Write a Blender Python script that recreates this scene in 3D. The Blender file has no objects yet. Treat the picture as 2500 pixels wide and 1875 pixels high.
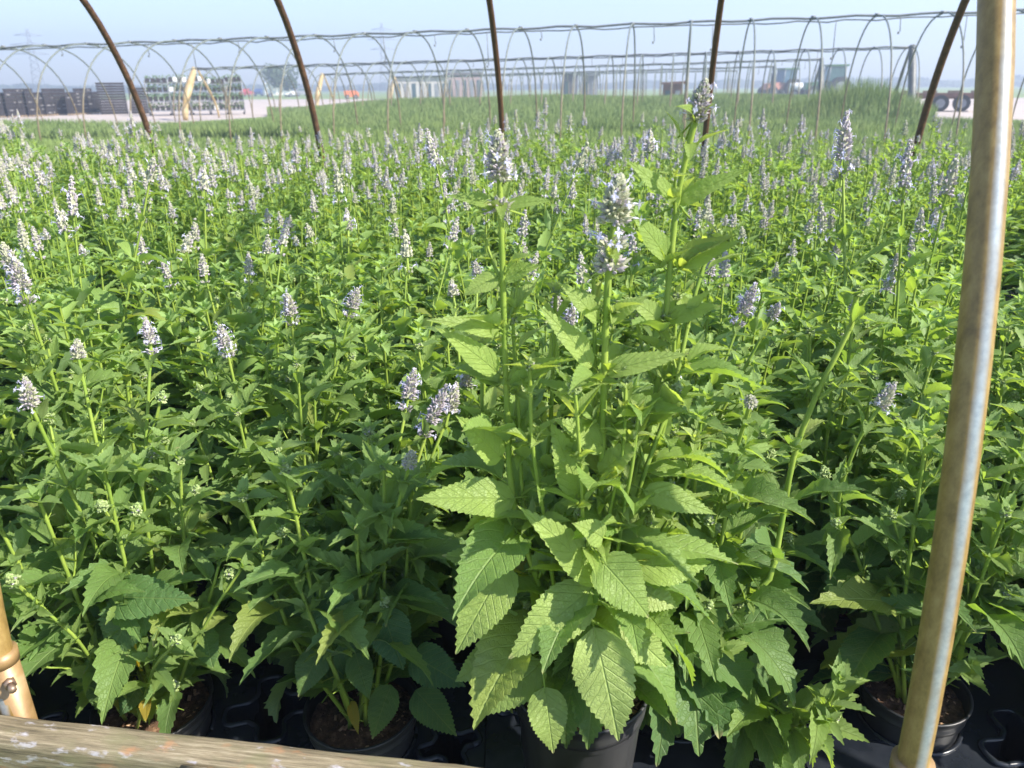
import bpy, bmesh, math, random
import numpy as np
from mathutils import Vector, Matrix
random.seed(7)
RNG = np.random.default_rng(11)
C = bpy.context.scene.collection
SC = bpy.context.scene
R = math.radians

# ------------------------------------------------------------------ camera
FPX = 1850.0                       # focal length in photo pixels (photo is 2500 x 1875)
PITCH, ROLL, CAMZ = R(21.4), R(0.4), 1.39
cd = bpy.data.cameras.new('camera'); cam = bpy.data.objects.new('camera', cd); C.objects.link(cam)
cd.sensor_width = 36.0; cd.lens = FPX / 2500 * 36.0
cd.clip_start = 0.05; cd.clip_end = 4000
cam.matrix_world = Matrix.Translation((0, 0, CAMZ)) @ Matrix.Rotation(R(90) - PITCH, 4, 'X') @ Matrix.Rotation(-ROLL, 4, 'Z')
cd.dof.use_dof = True; cd.dof.focus_distance = 1.45; cd.dof.aperture_fstop = 6.5
SC.camera = cam
MR = cam.matrix_world.to_3x3()

# ------------------------------------------------------------------ world, sun, exposure
SUN_AZ, SUN_EL = R(113), R(40)       # azimuth measured from +Y (view direction) towards +X (right)
w = bpy.data.worlds.new('World'); SC.world = w; w.use_nodes = True
nt = w.node_tree; nt.nodes.clear()
wo = nt.nodes.new('ShaderNodeOutputWorld'); bg = nt.nodes.new('ShaderNodeBackground')
sky = nt.nodes.new('ShaderNodeTexSky'); sky.sky_type = 'NISHITA'; sky.sun_disc = False
sky.sun_elevation = SUN_EL; sky.sun_rotation = SUN_AZ
sky.air_density = 1.0; sky.dust_density = 0.7; sky.ozone_density = 2.0; sky.altitude = 0
bg.inputs['Strength'].default_value = 0.115
tint_ = nt.nodes.new('ShaderNodeMix'); tint_.data_type = 'RGBA'; tint_.blend_type = 'MULTIPLY'; tint_.inputs[0].default_value = 1
nt.links.new(sky.outputs[0], tint_.inputs[6]); tint_.inputs[7].default_value = (.86, .88, 1.04, 1)
nt.links.new(tint_.outputs[2], bg.inputs[0]); nt.links.new(bg.outputs[0], wo.inputs[0])
sl = bpy.data.lights.new('sun', 'SUN'); sl.energy = 4.5; sl.angle = R(0.6); sl.color = (1.0, 0.94, 0.83)
sun = bpy.data.objects.new('sun', sl); C.objects.link(sun)
sd = Vector((math.sin(SUN_AZ) * math.cos(SUN_EL), math.cos(SUN_AZ) * math.cos(SUN_EL), math.sin(SUN_EL)))
sun.rotation_euler = sd.to_track_quat('Z', 'Y').to_euler(); sun.location = (8, 2, 9)
SC.view_settings.view_transform = 'Standard'; SC.view_settings.look = 'None'
SC.view_settings.exposure = 1.32; SC.view_settings.gamma = 1
SC.cycles.max_bounces = 7; SC.cycles.transparent_max_bounces = 8
SC.cycles.diffuse_bounces = 3; SC.cycles.glossy_bounces = 2; SC.cycles.transmission_bounces = 4

# ------------------------------------------------------------------ measuring helpers (pixels of the photo -> directions)
D2 = 2500 / 2212.0
def ray(px, py):
    return MR @ Vector(((px - 1250) / FPX, -(py - 937.5) / FPX, -1.0))
def at_z(px, py, z):
    r = ray(px, py); t = (z - CAMZ) / r.z; return Vector((r.x * t, r.y * t, z))
def at_y(px, py, Y):
    r = ray(px, py); t = Y / r.y; return Vector((r.x * t, Y, CAMZ + r.z * t))
def at_d(px, py, d):                 # depth along the lens axis
    r = ray(px, py); return Vector((0, 0, CAMZ)) + r * d
def dy(x, y, Y): return at_y(x * D2, y * D2, Y)   # coordinates read in the 2212-wide view

# ------------------------------------------------------------------ materials
def mat(name):
    m = bpy.data.materials.new(name); m.use_nodes = True
    n = m.node_tree; n.nodes.clear()
    o = n.nodes.new('ShaderNodeOutputMaterial'); return m, n, o
def N(n, t, **kw):
    x = n.nodes.new(t)
    for k, v in kw.items():
        if k in x.inputs: x.inputs[k].default_value = v
        else: setattr(x, k, v)
    return x
def math_(n, op, a, b=None, c=None, clamp=False):
    x = n.nodes.new('ShaderNodeMath'); x.operation = op; x.use_clamp = clamp
    for i, v in enumerate((a, b, c)):
        if v is None: continue
        if isinstance(v, (int, float)): x.inputs[i].default_value = v
        else: n.links.new(v, x.inputs[i])
    return x.outputs[0]
def mixc(n, f, a, b, mode='MIX'):
    x = n.nodes.new('ShaderNodeMix'); x.data_type = 'RGBA'; x.blend_type = mode
    for i, v in ((0, f), (6, a), (7, b)):
        if isinstance(v, (int, float)): x.inputs[i].default_value = v
        elif isinstance(v, (tuple, list)): x.inputs[i].default_value = tuple(v) + ((1,) if len(v) == 3 else ())
        else: n.links.new(v, x.inputs[i])
    return x.outputs[2]
def ramp(n, f, stops):
    x = n.nodes.new('ShaderNodeValToRGB'); cr = x.color_ramp
    while len(cr.elements) < len(stops): cr.elements.new(0.5)
    for e, (p, c) in zip(cr.elements, stops):
        e.position = p; e.color = tuple(c) + (1,) if len(c) == 3 else c
    n.links.new(f, x.inputs[0]); return x.outputs[0]
def noise(n, scale, detail=4, vec=None, rough=0.6):
    x = N(n, 'ShaderNodeTexNoise'); x.inputs['Scale'].default_value = scale; x.inputs['Detail'].default_value = detail
    x.inputs['Roughness'].default_value = rough
    if vec is not None: n.links.new(vec, x.inputs['Vector'])
    return x.outputs[0]
def objco(n, scale=None):
    t = N(n, 'ShaderNodeTexCoord').outputs['Object']
    if scale is None: return t
    mp = N(n, 'ShaderNodeMapping'); mp.inputs['Scale'].default_value = scale
    n.links.new(t, mp.inputs[0]); return mp.outputs[0]
def simple(name, stops, scale=8, rough=0.7, metallic=0.0, bump=0.0, stretch=(1, 1, 1), spec=0.5, detail=5, bscale=None, bdist=0.002):
    m, n, o = mat(name)
    co = objco(n, stretch)
    f = noise(n, scale, detail, co)
    c = ramp(n, f, stops)
    b = N(n, 'ShaderNodeBsdfPrincipled', Roughness=rough, Metallic=metallic)
    b.inputs['Specular IOR Level'].default_value = spec
    n.links.new(c, b.inputs['Base Color'])
    if bump:
        bp = N(n, 'ShaderNodeBump', Strength=bump, Distance=bdist)
        n.links.new(noise(n, bscale or scale * 3, 5, co), bp.inputs['Height']); n.links.new(bp.outputs[0], b.inputs['Normal'])
    n.links.new(b.outputs[0], o.inputs[0]); return m

def leaf_material(name, detail=True, hue=0.0, warm=0.0, pale=False):
    m, n, o = mat(name)
    uv = N(n, 'ShaderNodeUVMap'); uv.uv_map = 'UVMap'
    sep = N(n, 'ShaderNodeSeparateXYZ'); n.links.new(uv.outputs[0], sep.inputs[0])
    U = sep.outputs[0]; T = sep.outputs[1]
    at = N(n, 'ShaderNodeAttribute'); at.attribute_name = 'tint'
    sc = N(n, 'ShaderNodeSeparateColor'); n.links.new(at.outputs['Color'], sc.inputs[0])
    rnd, age, sick = sc.outputs[0], sc.outputs[1], sc.outputs[2]
    au = math_(n, 'ABSOLUTE', U)
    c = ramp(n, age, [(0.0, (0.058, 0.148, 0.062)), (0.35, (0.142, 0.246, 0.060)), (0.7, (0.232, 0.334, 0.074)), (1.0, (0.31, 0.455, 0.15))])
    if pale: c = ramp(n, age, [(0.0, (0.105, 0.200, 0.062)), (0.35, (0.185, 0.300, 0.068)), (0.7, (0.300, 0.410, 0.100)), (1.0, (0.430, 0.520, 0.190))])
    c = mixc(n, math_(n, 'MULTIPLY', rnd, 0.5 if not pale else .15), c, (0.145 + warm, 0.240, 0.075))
    yel = mixc(n, noise(n, 40, 3, uv.outputs[0]), (0.62, 0.45, 0.05), (0.40, 0.33, 0.06))
    c = mixc(n, sick, c, yel)
    tipm = math_(n, 'MULTIPLY', math_(n, 'SUBTRACT', math_(n, 'ADD', T, math_(n, 'MULTIPLY', rnd, .09)), 1.0), 14, clamp=True)
    c = mixc(n, tipm, c, (0.40, 0.36, 0.20))
    geo = N(n, 'ShaderNodeNewGeometry')
    vt = math_(n, 'SUBTRACT', T, math_(n, 'MULTIPLY', au, 0.85))
    fr = math_(n, 'ABSOLUTE', math_(n, 'SUBTRACT', math_(n, 'FRACT', math_(n, 'MULTIPLY', vt, 8.0)), 0.5))
    vein = math_(n, 'MULTIPLY', math_(n, 'SUBTRACT', fr, 0.40), 10.0, clamp=True)
    mid = math_(n, 'SUBTRACT', 1.0, math_(n, 'MULTIPLY', au, 55.0), clamp=True)
    vein = math_(n, 'MAXIMUM', math_(n, 'MULTIPLY', vein, 0.7), mid)
    if detail:
        vo = N(n, 'ShaderNodeTexVoronoi'); vo.feature = 'DISTANCE_TO_EDGE'; vo.inputs['Scale'].default_value = 26
        n.links.new(uv.outputs[0], vo.inputs['Vector'])
        ret = math_(n, 'MULTIPLY', math_(n, 'SUBTRACT', 0.09, vo.outputs['Distance']), 9, clamp=True)
        net = math_(n, 'MAXIMUM', vein, math_(n, 'MULTIPLY', ret, 0.45))
        mot = noise(n, 9, 4, N(n, 'ShaderNodeTexCoord').outputs['Object'])
        c = mixc(n, math_(n, 'MULTIPLY', math_(n, 'SUBTRACT', mot, 0.62), 3.0, clamp=True), c, (0.24, 0.30, 0.19))
    else:
        net = vein
    c = mixc(n, math_(n, 'MULTIPLY', net, 0.34), c, (0.34, 0.44, 0.14))
    back = mixc(n, 0.55, c, (0.235, 0.325, 0.175))
    col = mixc(n, geo.outputs['Backfacing'], c, back)
    b = N(n, 'ShaderNodeBsdfPrincipled', Roughness=0.55)
    b.inputs['Specular IOR Level'].default_value = 0.40
    n.links.new(col, b.inputs['Base Color'])
    tr = N(n, 'ShaderNodeBsdfTranslucent')
    tc = mixc(n, 1.0, c, (2.1, 2.0, 0.75), 'MULTIPLY')
    n.links.new(tc, tr.inputs[0])
    if detail:
        bp = N(n, 'ShaderNodeBump', Strength=0.8, Distance=0.0022); bp.invert = True
        n.links.new(net, bp.inputs['Height']); n.links.new(bp.outputs[0], b.inputs['Normal'])
    mx = N(n, 'ShaderNodeMixShader'); mx.inputs[0].default_value = 0.40
    n.links.new(b.outputs[0], mx.inputs[1]); n.links.new(tr.outputs[0], mx.inputs[2])
    n.links.new(mx.outputs[0], o.inputs[0]); return m

def translucent_mat(name, stops, scale, f=0.3, rough=0.6):
    m, n, o = mat(name)
    c = ramp(n, noise(n, scale, 3, objco(n)), stops)
    b = N(n, 'ShaderNodeBsdfPrincipled', Roughness=rough); n.links.new(c, b.inputs['Base Color']); b.inputs['Specular IOR Level'].default_value = .25
    tr = N(n, 'ShaderNodeBsdfTranslucent'); n.links.new(c, tr.inputs[0])
    mx = N(n, 'ShaderNodeMixShader'); mx.inputs[0].default_value = f
    n.links.new(b.outputs[0], mx.inputs[1]); n.links.new(tr.outputs[0], mx.inputs[2]); n.links.new(mx.outputs[0], o.inputs[0])
    return m

LEAF = leaf_material('leaf_green')
LEAFH = leaf_material('leaf_pale_green', warm=.02, pale=True)
LEAFB = leaf_material('leaf_green_field', detail=False)
STEM = translucent_mat('stem_green', [(0.3, (0.19, 0.30, 0.045)), (0.7, (0.32, 0.41, 0.075))], 14, 0.15, 0.45)
CALYX = translucent_mat('calyx_cream_green', [(0.3, (0.42, 0.44, 0.28)), (0.7, (0.60, 0.59, 0.45))], 90, 0.25)
CALYXP = translucent_mat('calyx_lilac', [(0.3, (0.44, 0.39, 0.43)), (0.7, (0.58, 0.52, 0.56))], 90, 0.25)
PETAL = translucent_mat('petal_pale_lilac', [(0.3, (0.60, 0.57, 0.76)), (0.7, (0.78, 0.76, 0.88))], 60, 0.3)
POTM = simple('black_pot_plastic', [(0.35, (0.012, 0.013, 0.015)), (0.7, (0.045, 0.045, 0.048))], 9, 0.42, bump=0.15, bscale=60, stretch=(1, 1, .25))
TRAYM = simple('black_tray_plastic', [(0.4, (0.010, 0.013, 0.019)), (0.75, (0.034, 0.038, 0.047))], 6, 0.26, bump=0.25)
SOIL = simple('brown_potting_mix', [(0.3, (0.035, 0.020, 0.012)), (0.55, (0.14, 0.075, 0.04)), (0.75, (0.30, 0.18, 0.10))], 55, 0.95, bump=0.9, bdist=0.008)
CHIP = simple('tan_husk_chips', [(0.3, (0.28, 0.14, 0.075)), (0.6, (0.50, 0.32, 0.19)), (0.8, (0.66, 0.52, 0.38))], 70, 0.85)
CLOTH = simple('dark_ground_cloth', [(0.3, (0.008, 0.008, 0.010)), (0.7, (0.02, 0.02, 0.022))], 40, 0.9)

def pipe_material(name, strip_dir=None, rusty=True):
    m, n, o = mat(name)
    co = objco(n)
    grime = noise(n, 55, 6, objco(n, (1, 1, .5)), .7)
    base = ramp(n, grime, [(0.25, (0.115, 0.068, 0.020)), (0.5, (0.245, 0.158, 0.050)), (0.75, (0.35, 0.245, 0.090))])
    b = N(n, 'ShaderNodeBsdfPrincipled', Roughness=0.42)
    sy = N(n, 'ShaderNodeSeparateXYZ'); n.links.new(co, sy.inputs[0])
    far_mix = math_(n, 'MULTIPLY', math_(n, 'SUBTRACT', sy.outputs[1], 1.2), 1.0, clamp=True)      # pipe colour darkens to rust brown towards the far half
    base = mixc(n, far_mix, base, ramp(n, grime, [(0.3, (0.045, 0.022, 0.012)), (0.7, (0.13, 0.065, 0.032))]))
    col = base
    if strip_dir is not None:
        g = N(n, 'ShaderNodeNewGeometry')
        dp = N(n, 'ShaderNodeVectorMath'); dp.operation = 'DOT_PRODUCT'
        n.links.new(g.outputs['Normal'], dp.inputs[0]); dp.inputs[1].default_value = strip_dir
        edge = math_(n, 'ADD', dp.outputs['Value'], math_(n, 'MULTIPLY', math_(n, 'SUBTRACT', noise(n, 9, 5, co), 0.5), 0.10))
        f = math_(n, 'MULTIPLY', math_(n, 'MULTIPLY', math_(n, 'SUBTRACT', edge, 0.90), 9.0, clamp=True), math_(n, 'SUBTRACT', 1.0, far_mix))
        strip_col = ramp(n, noise(n, 120, 4, co), [(0.3, (0.24, 0.28, 0.31)), (0.7, (0.36, 0.40, 0.43))])  # blue-grey strip where the surface normal points along strip_dir
        col = mixc(n, f, base, strip_col)
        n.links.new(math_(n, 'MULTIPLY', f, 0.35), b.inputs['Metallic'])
    n.links.new(col, b.inputs['Base Color'])
    bp = N(n, 'ShaderNodeBump', Strength=0.25, Distance=0.001)
    n.links.new(grime, bp.inputs['Height']); n.links.new(bp.outputs[0], b.inputs['Normal'])
    n.links.new(b.outputs[0], o.inputs[0]); return m
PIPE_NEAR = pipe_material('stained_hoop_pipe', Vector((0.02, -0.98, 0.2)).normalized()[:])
PIPE_FAR = simple('rusty_hoop_pipe', [(0.3, (0.040, 0.020, 0.012)), (0.6, (0.105, 0.052, 0.026)), (0.8, (0.18, 0.10, 0.055))], 30, 0.5)
SLEEVE = simple('dusty_steel_sleeve', [(0.3, (0.20, 0.115, 0.045)), (0.6, (0.33, 0.21, 0.095)), (0.8, (0.42, 0.31, 0.18))], 16, 0.45, bump=0.2, metallic=0.2)
SLEEVE_R = simple('orange_stained_pipe', [(0.3, (0.30, 0.12, 0.05)), (0.7, (0.46, 0.22, 0.10))], 20, 0.5)
def hoop_mat():
    m, n, o = mat('galvanised_hoop')
    tc = N(n, 'ShaderNodeTexCoord'); s = N(n, 'ShaderNodeSeparateXYZ'); n.links.new(tc.outputs['Object'], s.inputs[0])
    f = math_(n, 'MULTIPLY', math_(n, 'SUBTRACT', s.outputs[2], 1.0), 1.2, clamp=True)
    z = ramp(n, noise(n, 12, 4, tc.outputs['Object']), [(0.3, (0.11, 0.13, 0.11)), (0.7, (0.18, 0.20, 0.17))])
    rr = ramp(n, noise(n, 12, 4, tc.outputs['Object']), [(0.3, (0.13, 0.09, 0.05)), (0.7, (0.27, 0.21, 0.12))])
    b = N(n, 'ShaderNodeBsdfPrincipled', Roughness=0.5); n.links.new(mixc(n, f, rr, z), b.inputs['Base Color'])
    n.links.new(b.outputs[0], o.inputs[0]); return m
HOOP = hoop_mat()
RIDGE = simple('grey_ridge_pipe', [(0.3, (0.10, 0.11, 0.11)), (0.7, (0.20, 0.21, 0.21))], 5, 0.6)
FILM = translucent_mat('gathered_tan_film', [(0.3, (0.48, 0.33, 0.13)), (0.7, (0.70, 0.58, 0.36))], 3, 0.4, 0.35)
FILMD = simple('dark_folded_film', [(0.3, (0.06, 0.07, 0.07)), (0.7, (0.14, 0.14, 0.13))], 3, 0.5)
def wood_mat():
    m, n, o = mat('weathered_wood')
    co = objco(n, (2.2, 42, 42)); co2 = objco(n, (5, 9, 9))
    g = noise(n, 3.2, 8, co, .75)
    c = ramp(n, g, [(0.30, (0.045, 0.036, 0.020)), (0.43, (0.15, 0.12, 0.070)), (0.56, (0.27, 0.22, 0.135)), (0.72, (0.46, 0.40, 0.28))])
    a = noise(n, 3.0, 5, co2, .6)
    c = mixc(n, math_(n, 'MULTIPLY', math_(n, 'SUBTRACT', a, 0.50), 3.2, clamp=True), c, (0.17, 0.165, 0.075))
    p = noise(n, 7, 4, objco(n, (3, 8, 8)), .6)
    c = mixc(n, math_(n, 'MULTIPLY', math_(n, 'SUBTRACT', p, 0.60), 9, clamp=True), c, (0.46, 0.44, 0.47))
    q = noise(n, 5, 3, objco(n, (4, 9, 9)), .5)
    c = mixc(n, math_(n, 'MULTIPLY', math_(n, 'SUBTRACT', q, 0.60), 5, clamp=True), c, (0.42, 0.20, 0.09))
    b = N(n, 'ShaderNodeBsdfPrincipled', Roughness=0.8); n.links.new(c, b.inputs['Base Color'])
    bp = N(n, 'ShaderNodeBump', Strength=0.8, Distance=0.003); n.links.new(g, bp.inputs['Height']); n.links.new(bp.outputs[0], b.inputs['Normal'])
    n.links.new(b.outputs[0], o.inputs[0]); return m
WOOD = wood_mat()
BOLT = simple('worn_bolt_steel', [(0.3, (0.16, 0.10, 0.07)), (0.7, (0.34, 0.25, 0.18))], 60, 0.45, metallic=0.6)

# ------------------------------------------------------------------ mesh helpers
def tag(o, label=None, cat=None, group=None, kind=None):
    if label: o['label'] = label
    if cat: o['category'] = cat
    if group: o['group'] = group
    if kind: o['kind'] = kind
    return o
def empty(name, loc=(0, 0, 0), rz=0.0):
    o = bpy.data.objects.new(name, None); C.objects.link(o); o.location = loc; o.rotation_euler = (0, 0, rz)
    o.empty_display_size = 0.05; return o
def link(name, me, parent=None, loc=None):
    o = bpy.data.objects.new(name, me); C.objects.link(o)
    if parent: o.parent = parent
    if loc is not None: o.location = loc
    return o
class MB:
    """collects vertices and faces for one mesh"""
    def __init__(s): s.v = []; s.f = []; s.m = []; s.uv = None
    def add(s, vs, fs, mi=0):
        k = len(s.v); s.v.extend([tuple(a) for a in vs]); s.f.extend([tuple(i + k for i in f) for f in fs]); s.m.extend([mi] * len(fs))
    def box(s, c, d, rz=0.0, mi=0, M=None, taper=1.0):
        x, y, z = d[0] / 2, d[1] / 2, d[2] / 2
        vs = [Vector((sx * x * (taper if sz > 0 else 1), sy * y * (taper if sz > 0 else 1), sz * z)) for sz in (-1, 1) for sx, sy in ((-1, -1), (1, -1), (1, 1), (-1, 1))]
        m = Matrix.Translation(c) @ Matrix.Rotation(rz, 4, 'Z')
        if M is not None: m = M @ m
        s.add([m @ v for v in vs], [(3, 2, 1, 0), (4, 5, 6, 7), (0, 1, 5, 4), (1, 2, 6, 5), (2, 3, 7, 6), (3, 0, 4, 7)], mi)
    def tube(s, pts, rad, n=8, mi=0, cap=True):
        pts = [Vector(p) for p in pts]; k = len(pts)
        rad = list(rad) if hasattr(rad, '__len__') else [rad] * k
        t0 = (pts[1] - pts[0]).normalized()
        a = t0.orthogonal().normalized(); base = []
        for i, p in enumerate(pts):
            t = (pts[min(i + 1, k - 1)] - pts[max(i - 1, 0)]).normalized()
            a = (a - t * a.dot(t)); a = a.normalized() if a.length > 1e-9 else t.orthogonal().normalized()
            b = t.cross(a)
            base.append([p + (a * math.cos(2 * math.pi * j / n) + b * math.sin(2 * math.pi * j / n)) * rad[i] for j in range(n)])
        vs = [q for rr in base for q in rr]
        fs = [(i * n + j, i * n + (j + 1) % n, (i + 1) * n + (j + 1) % n, (i + 1) * n + j) for i in range(k - 1) for j in range(n)]
        if cap: fs += [tuple(range(n - 1, -1, -1)), tuple((k - 1) * n + j for j in range(n))]
        s.add(vs, fs, mi)
    def lathe(s, prof, n=32, c=(0, 0, 0), mi=0, rfun=None, closed=False):
        vs = []
        for i, (r, z) in enumerate(prof):
            for j in range(n):
                a = 2 * math.pi * j / n
                rr = r if rfun is None else rfun(r, z, a, i)
                vs.append((c[0] + rr * math.cos(a), c[1] + rr * math.sin(a), c[2] + z))
        fs = [(i * n + j, i * n + (j + 1) % n, (i + 1) * n + (j + 1) % n, (i + 1) * n + j) for i in range(len(prof) - 1) for j in range(n)]
        s.add(vs, fs, mi)
    def mesh(s, name, mats, smooth=True):
        me = bpy.data.meshes.new(name); me.from_pydata(s.v, [], s.f)
        for m in (mats if isinstance(mats, (list, tuple)) else [mats]): me.materials.append(m)
        me.polygons.foreach_set('material_index', s.m)
        me.polygons.foreach_set('use_smooth', [smooth] * len(s.f)); me.update(); return me
    def build(s, name, mats, parent=None, loc=None, smooth=True):
        return link(name, s.mesh(name, mats, smooth), parent, loc)

def np_mesh(name, V, F, mats, mi=None, uv=None, tint=None, smooth=True):
    """V (n,3), F (m,4) quads (last index may repeat for a triangle = -1)"""
    me = bpy.data.meshes.new(name)
    me.vertices.add(len(V)); me.vertices.foreach_set('co', V.astype(np.float32).ravel())
    tri = F[:, 3] < 0; cnt = np.where(tri, 3, 4); loops = F.ravel()[F.ravel() >= 0]
    start = np.concatenate([[0], np.cumsum(cnt)[:-1]])
    me.loops.add(len(loops)); me.loops.foreach_set('vertex_index', loops.astype(np.int32))
    me.polygons.add(len(F)); me.polygons.foreach_set('loop_start', start.astype(np.int32)); me.polygons.foreach_set('loop_total', cnt.astype(np.int32))
    for m in (mats if isinstance(mats, (list, tuple)) else [mats]): me.materials.append(m)
    if mi is not None: me.polygons.foreach_set('material_index', mi.astype(np.int32))
    me.polygons.foreach_set('use_smooth', np.full(len(F), smooth))
    if uv is not None:
        l = me.uv_layers.new(name='UVMap'); l.data.foreach_set('uv', uv[loops].astype(np.float32).ravel())
    if tint is not None:
        a = me.color_attributes.new('tint', 'FLOAT_COLOR', 'POINT'); a.data.foreach_set('color', tint.astype(np.float32).ravel())
    me.update(calc_edges=True); me.validate(); return me

# ------------------------------------------------------------------ leaves
class Leaf:
    def __init__(s, kind, rows, ncol=5):
        a, b, base = {'broad': (0.40, 1.12, 0.18), 'ovate': (0.48, 1.28, 0.10), 'lance': (0.60, 1.36, 0.02)}[kind]
        ts = np.linspace(0, 1, rows + 1)
        ff = lambda t: t ** a * (1 - t) ** b
        mx = ff(np.linspace(0, 1, 400)).max()
        wd = ff(ts) / mx
        cols = {5: [-1, -.5, 0, .5, 1], 3: [-1, 0, 1], 7: [-1, -.68, -.34, 0, .34, .68, 1]}[ncol]
        T = np.repeat(ts, ncol); Uc = np.tile(cols, rows + 1); Wd = np.repeat(wd, ncol)
        tooth = np.zeros((rows + 1, ncol)); sh = np.zeros((rows + 1, ncol))
        if rows >= 12:
            for i in range(1, rows):
                amp = 0.085 if i % 2 else -0.03
                tooth[i, 0] = tooth[i, -1] = amp * (1 if rows < 24 else 0.62)
                sh[i, 0] = sh[i, -1] = (0.30 if i % 2 else -0.25) / rows
        # cordate base: margins swing back behind the petiole
        sh[:, 0] -= base * np.exp(-ts * 12) * 0.6; sh[:, -1] -= base * np.exp(-ts * 12) * 0.6
        s.u = Uc * (Wd + tooth.ravel() * np.minimum(1, Wd * 3)); s.t = T + sh.ravel(); s.n = len(T)
        s.absu = np.abs(s.u); s.W = Wd
        f = []
        for i in range(rows):
            for j in range(ncol - 1):
                k = i * ncol + j; f.append((k, k + 1, k + ncol + 1, k + ncol))
        s.f = np.array(f)
LT = {(k, l): Leaf(k, rw, nc) for k in ('broad', 'ovate', 'lance') for l, rw, nc in ((0, 30, 7), (1, 18, 5), (2, 12, 3), (3, 5, 3))}

class Foliage:
    def __init__(s, lod): s.lod = lod; s.rec = {}
    def leaf(s, O, D, Nn, L, W, droop=0.5, fold=0.35, kind='ovate', age=0.3, sick=0.0, lod=None):
        D = Vector(D).normalized(); Nn = Vector(Nn); Nn = Nn - D * Nn.dot(D)
        if Nn.length < 1e-4: Nn = D.orthogonal()
        Nn.normalize(); S = D.cross(Nn)
        s.rec.setdefault((kind, s.lod if lod is None else lod), []).append((*O, *D, *Nn, *S, L, W, droop, fold, age, random.random(), sick, random.uniform(0, 6.28)))
    def mesh(s, name, m, extra=None):
        Vs, Fs, UV, TI, off = [], [], [], [], 0
        for key, rec in s.rec.items():
            tp = LT[key]; A = np.array(rec); n = len(A)
            O, D, Nn, S = A[:, None, 0:3], A[:, None, 3:6], A[:, None, 6:9], A[:, None, 9:12]
            L, W, dr, fo, age, rn, sick, ph = [A[:, k, None] for k in range(12, 20)]
            t = tp.t[None]; u = tp.u[None]; au = tp.absu[None]
            dr = np.where(np.abs(dr) < 1e-3, 1e-3, dr)
            th = dr * t
            y = np.sin(th) / dr * L; z = -(1 - np.cos(th)) / dr * L
            x = u * W * 0.5
            vt = t - au * 0.55
            off_z = fo * np.abs(x) + 0.045 * W * np.sin(ph + 9.0 * t) * au * au * 2 - 0.026 * W * np.cos(2 * np.pi * 8 * vt) * np.minimum(1, au * 4) * (1 if key[1] <= 1 else 0) \
                + 0.10 * W * np.sin(ph * 2 + 3.0 * t) * u
            P = O + D * (y + np.sin(th) * off_z)[..., None] + Nn * (z + np.cos(th) * off_z)[..., None] + S * (x * np.sqrt(np.maximum(0.3, 1 - fo * fo * 0.6)))[..., None]
            Vs.append(P.reshape(-1, 3))
            f = (tp.f[None] + (np.arange(n) * tp.n)[:, None, None]).reshape(-1, 4) + off; Fs.append(f); off += n * tp.n
            UV.append(np.stack([np.broadcast_to(u * 0.35, (n, tp.n)), np.broadcast_to(t, (n, tp.n))], -1).reshape(-1, 2))
            c = np.stack([np.broadcast_to(rn, (n, tp.n)), np.broadcast_to(age, (n, tp.n)), np.broadcast_to(sick, (n, tp.n)), np.ones((n, tp.n))], -1)
            TI.append(c.reshape(-1, 4))
        V, F, UV, TI = np.concatenate(Vs), np.concatenate(Fs), np.concatenate(UV), np.concatenate(TI)
        mi = np.zeros(len(F), int); mats = [m]
        if extra is not None and len(extra.v):
            ev = np.array(extra.v); ef = np.array([tuple(q) + ((-1,) if len(q) == 3 else ()) for q in extra.f if len(q) in (3, 4)])
            ef = np.where(ef >= 0, ef + len(V), -1)
            F = np.concatenate([F, ef]); mi = np.concatenate([mi, np.ones(len(ef), int)]); mats.append(STEM)
            V = np.concatenate([V, ev]); UV = np.concatenate([UV, np.zeros((len(ev), 2))]); TI = np.concatenate([TI, np.zeros((len(ev), 4))])
        return np_mesh(name, V, F, mats, mi, UV, TI)

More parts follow.
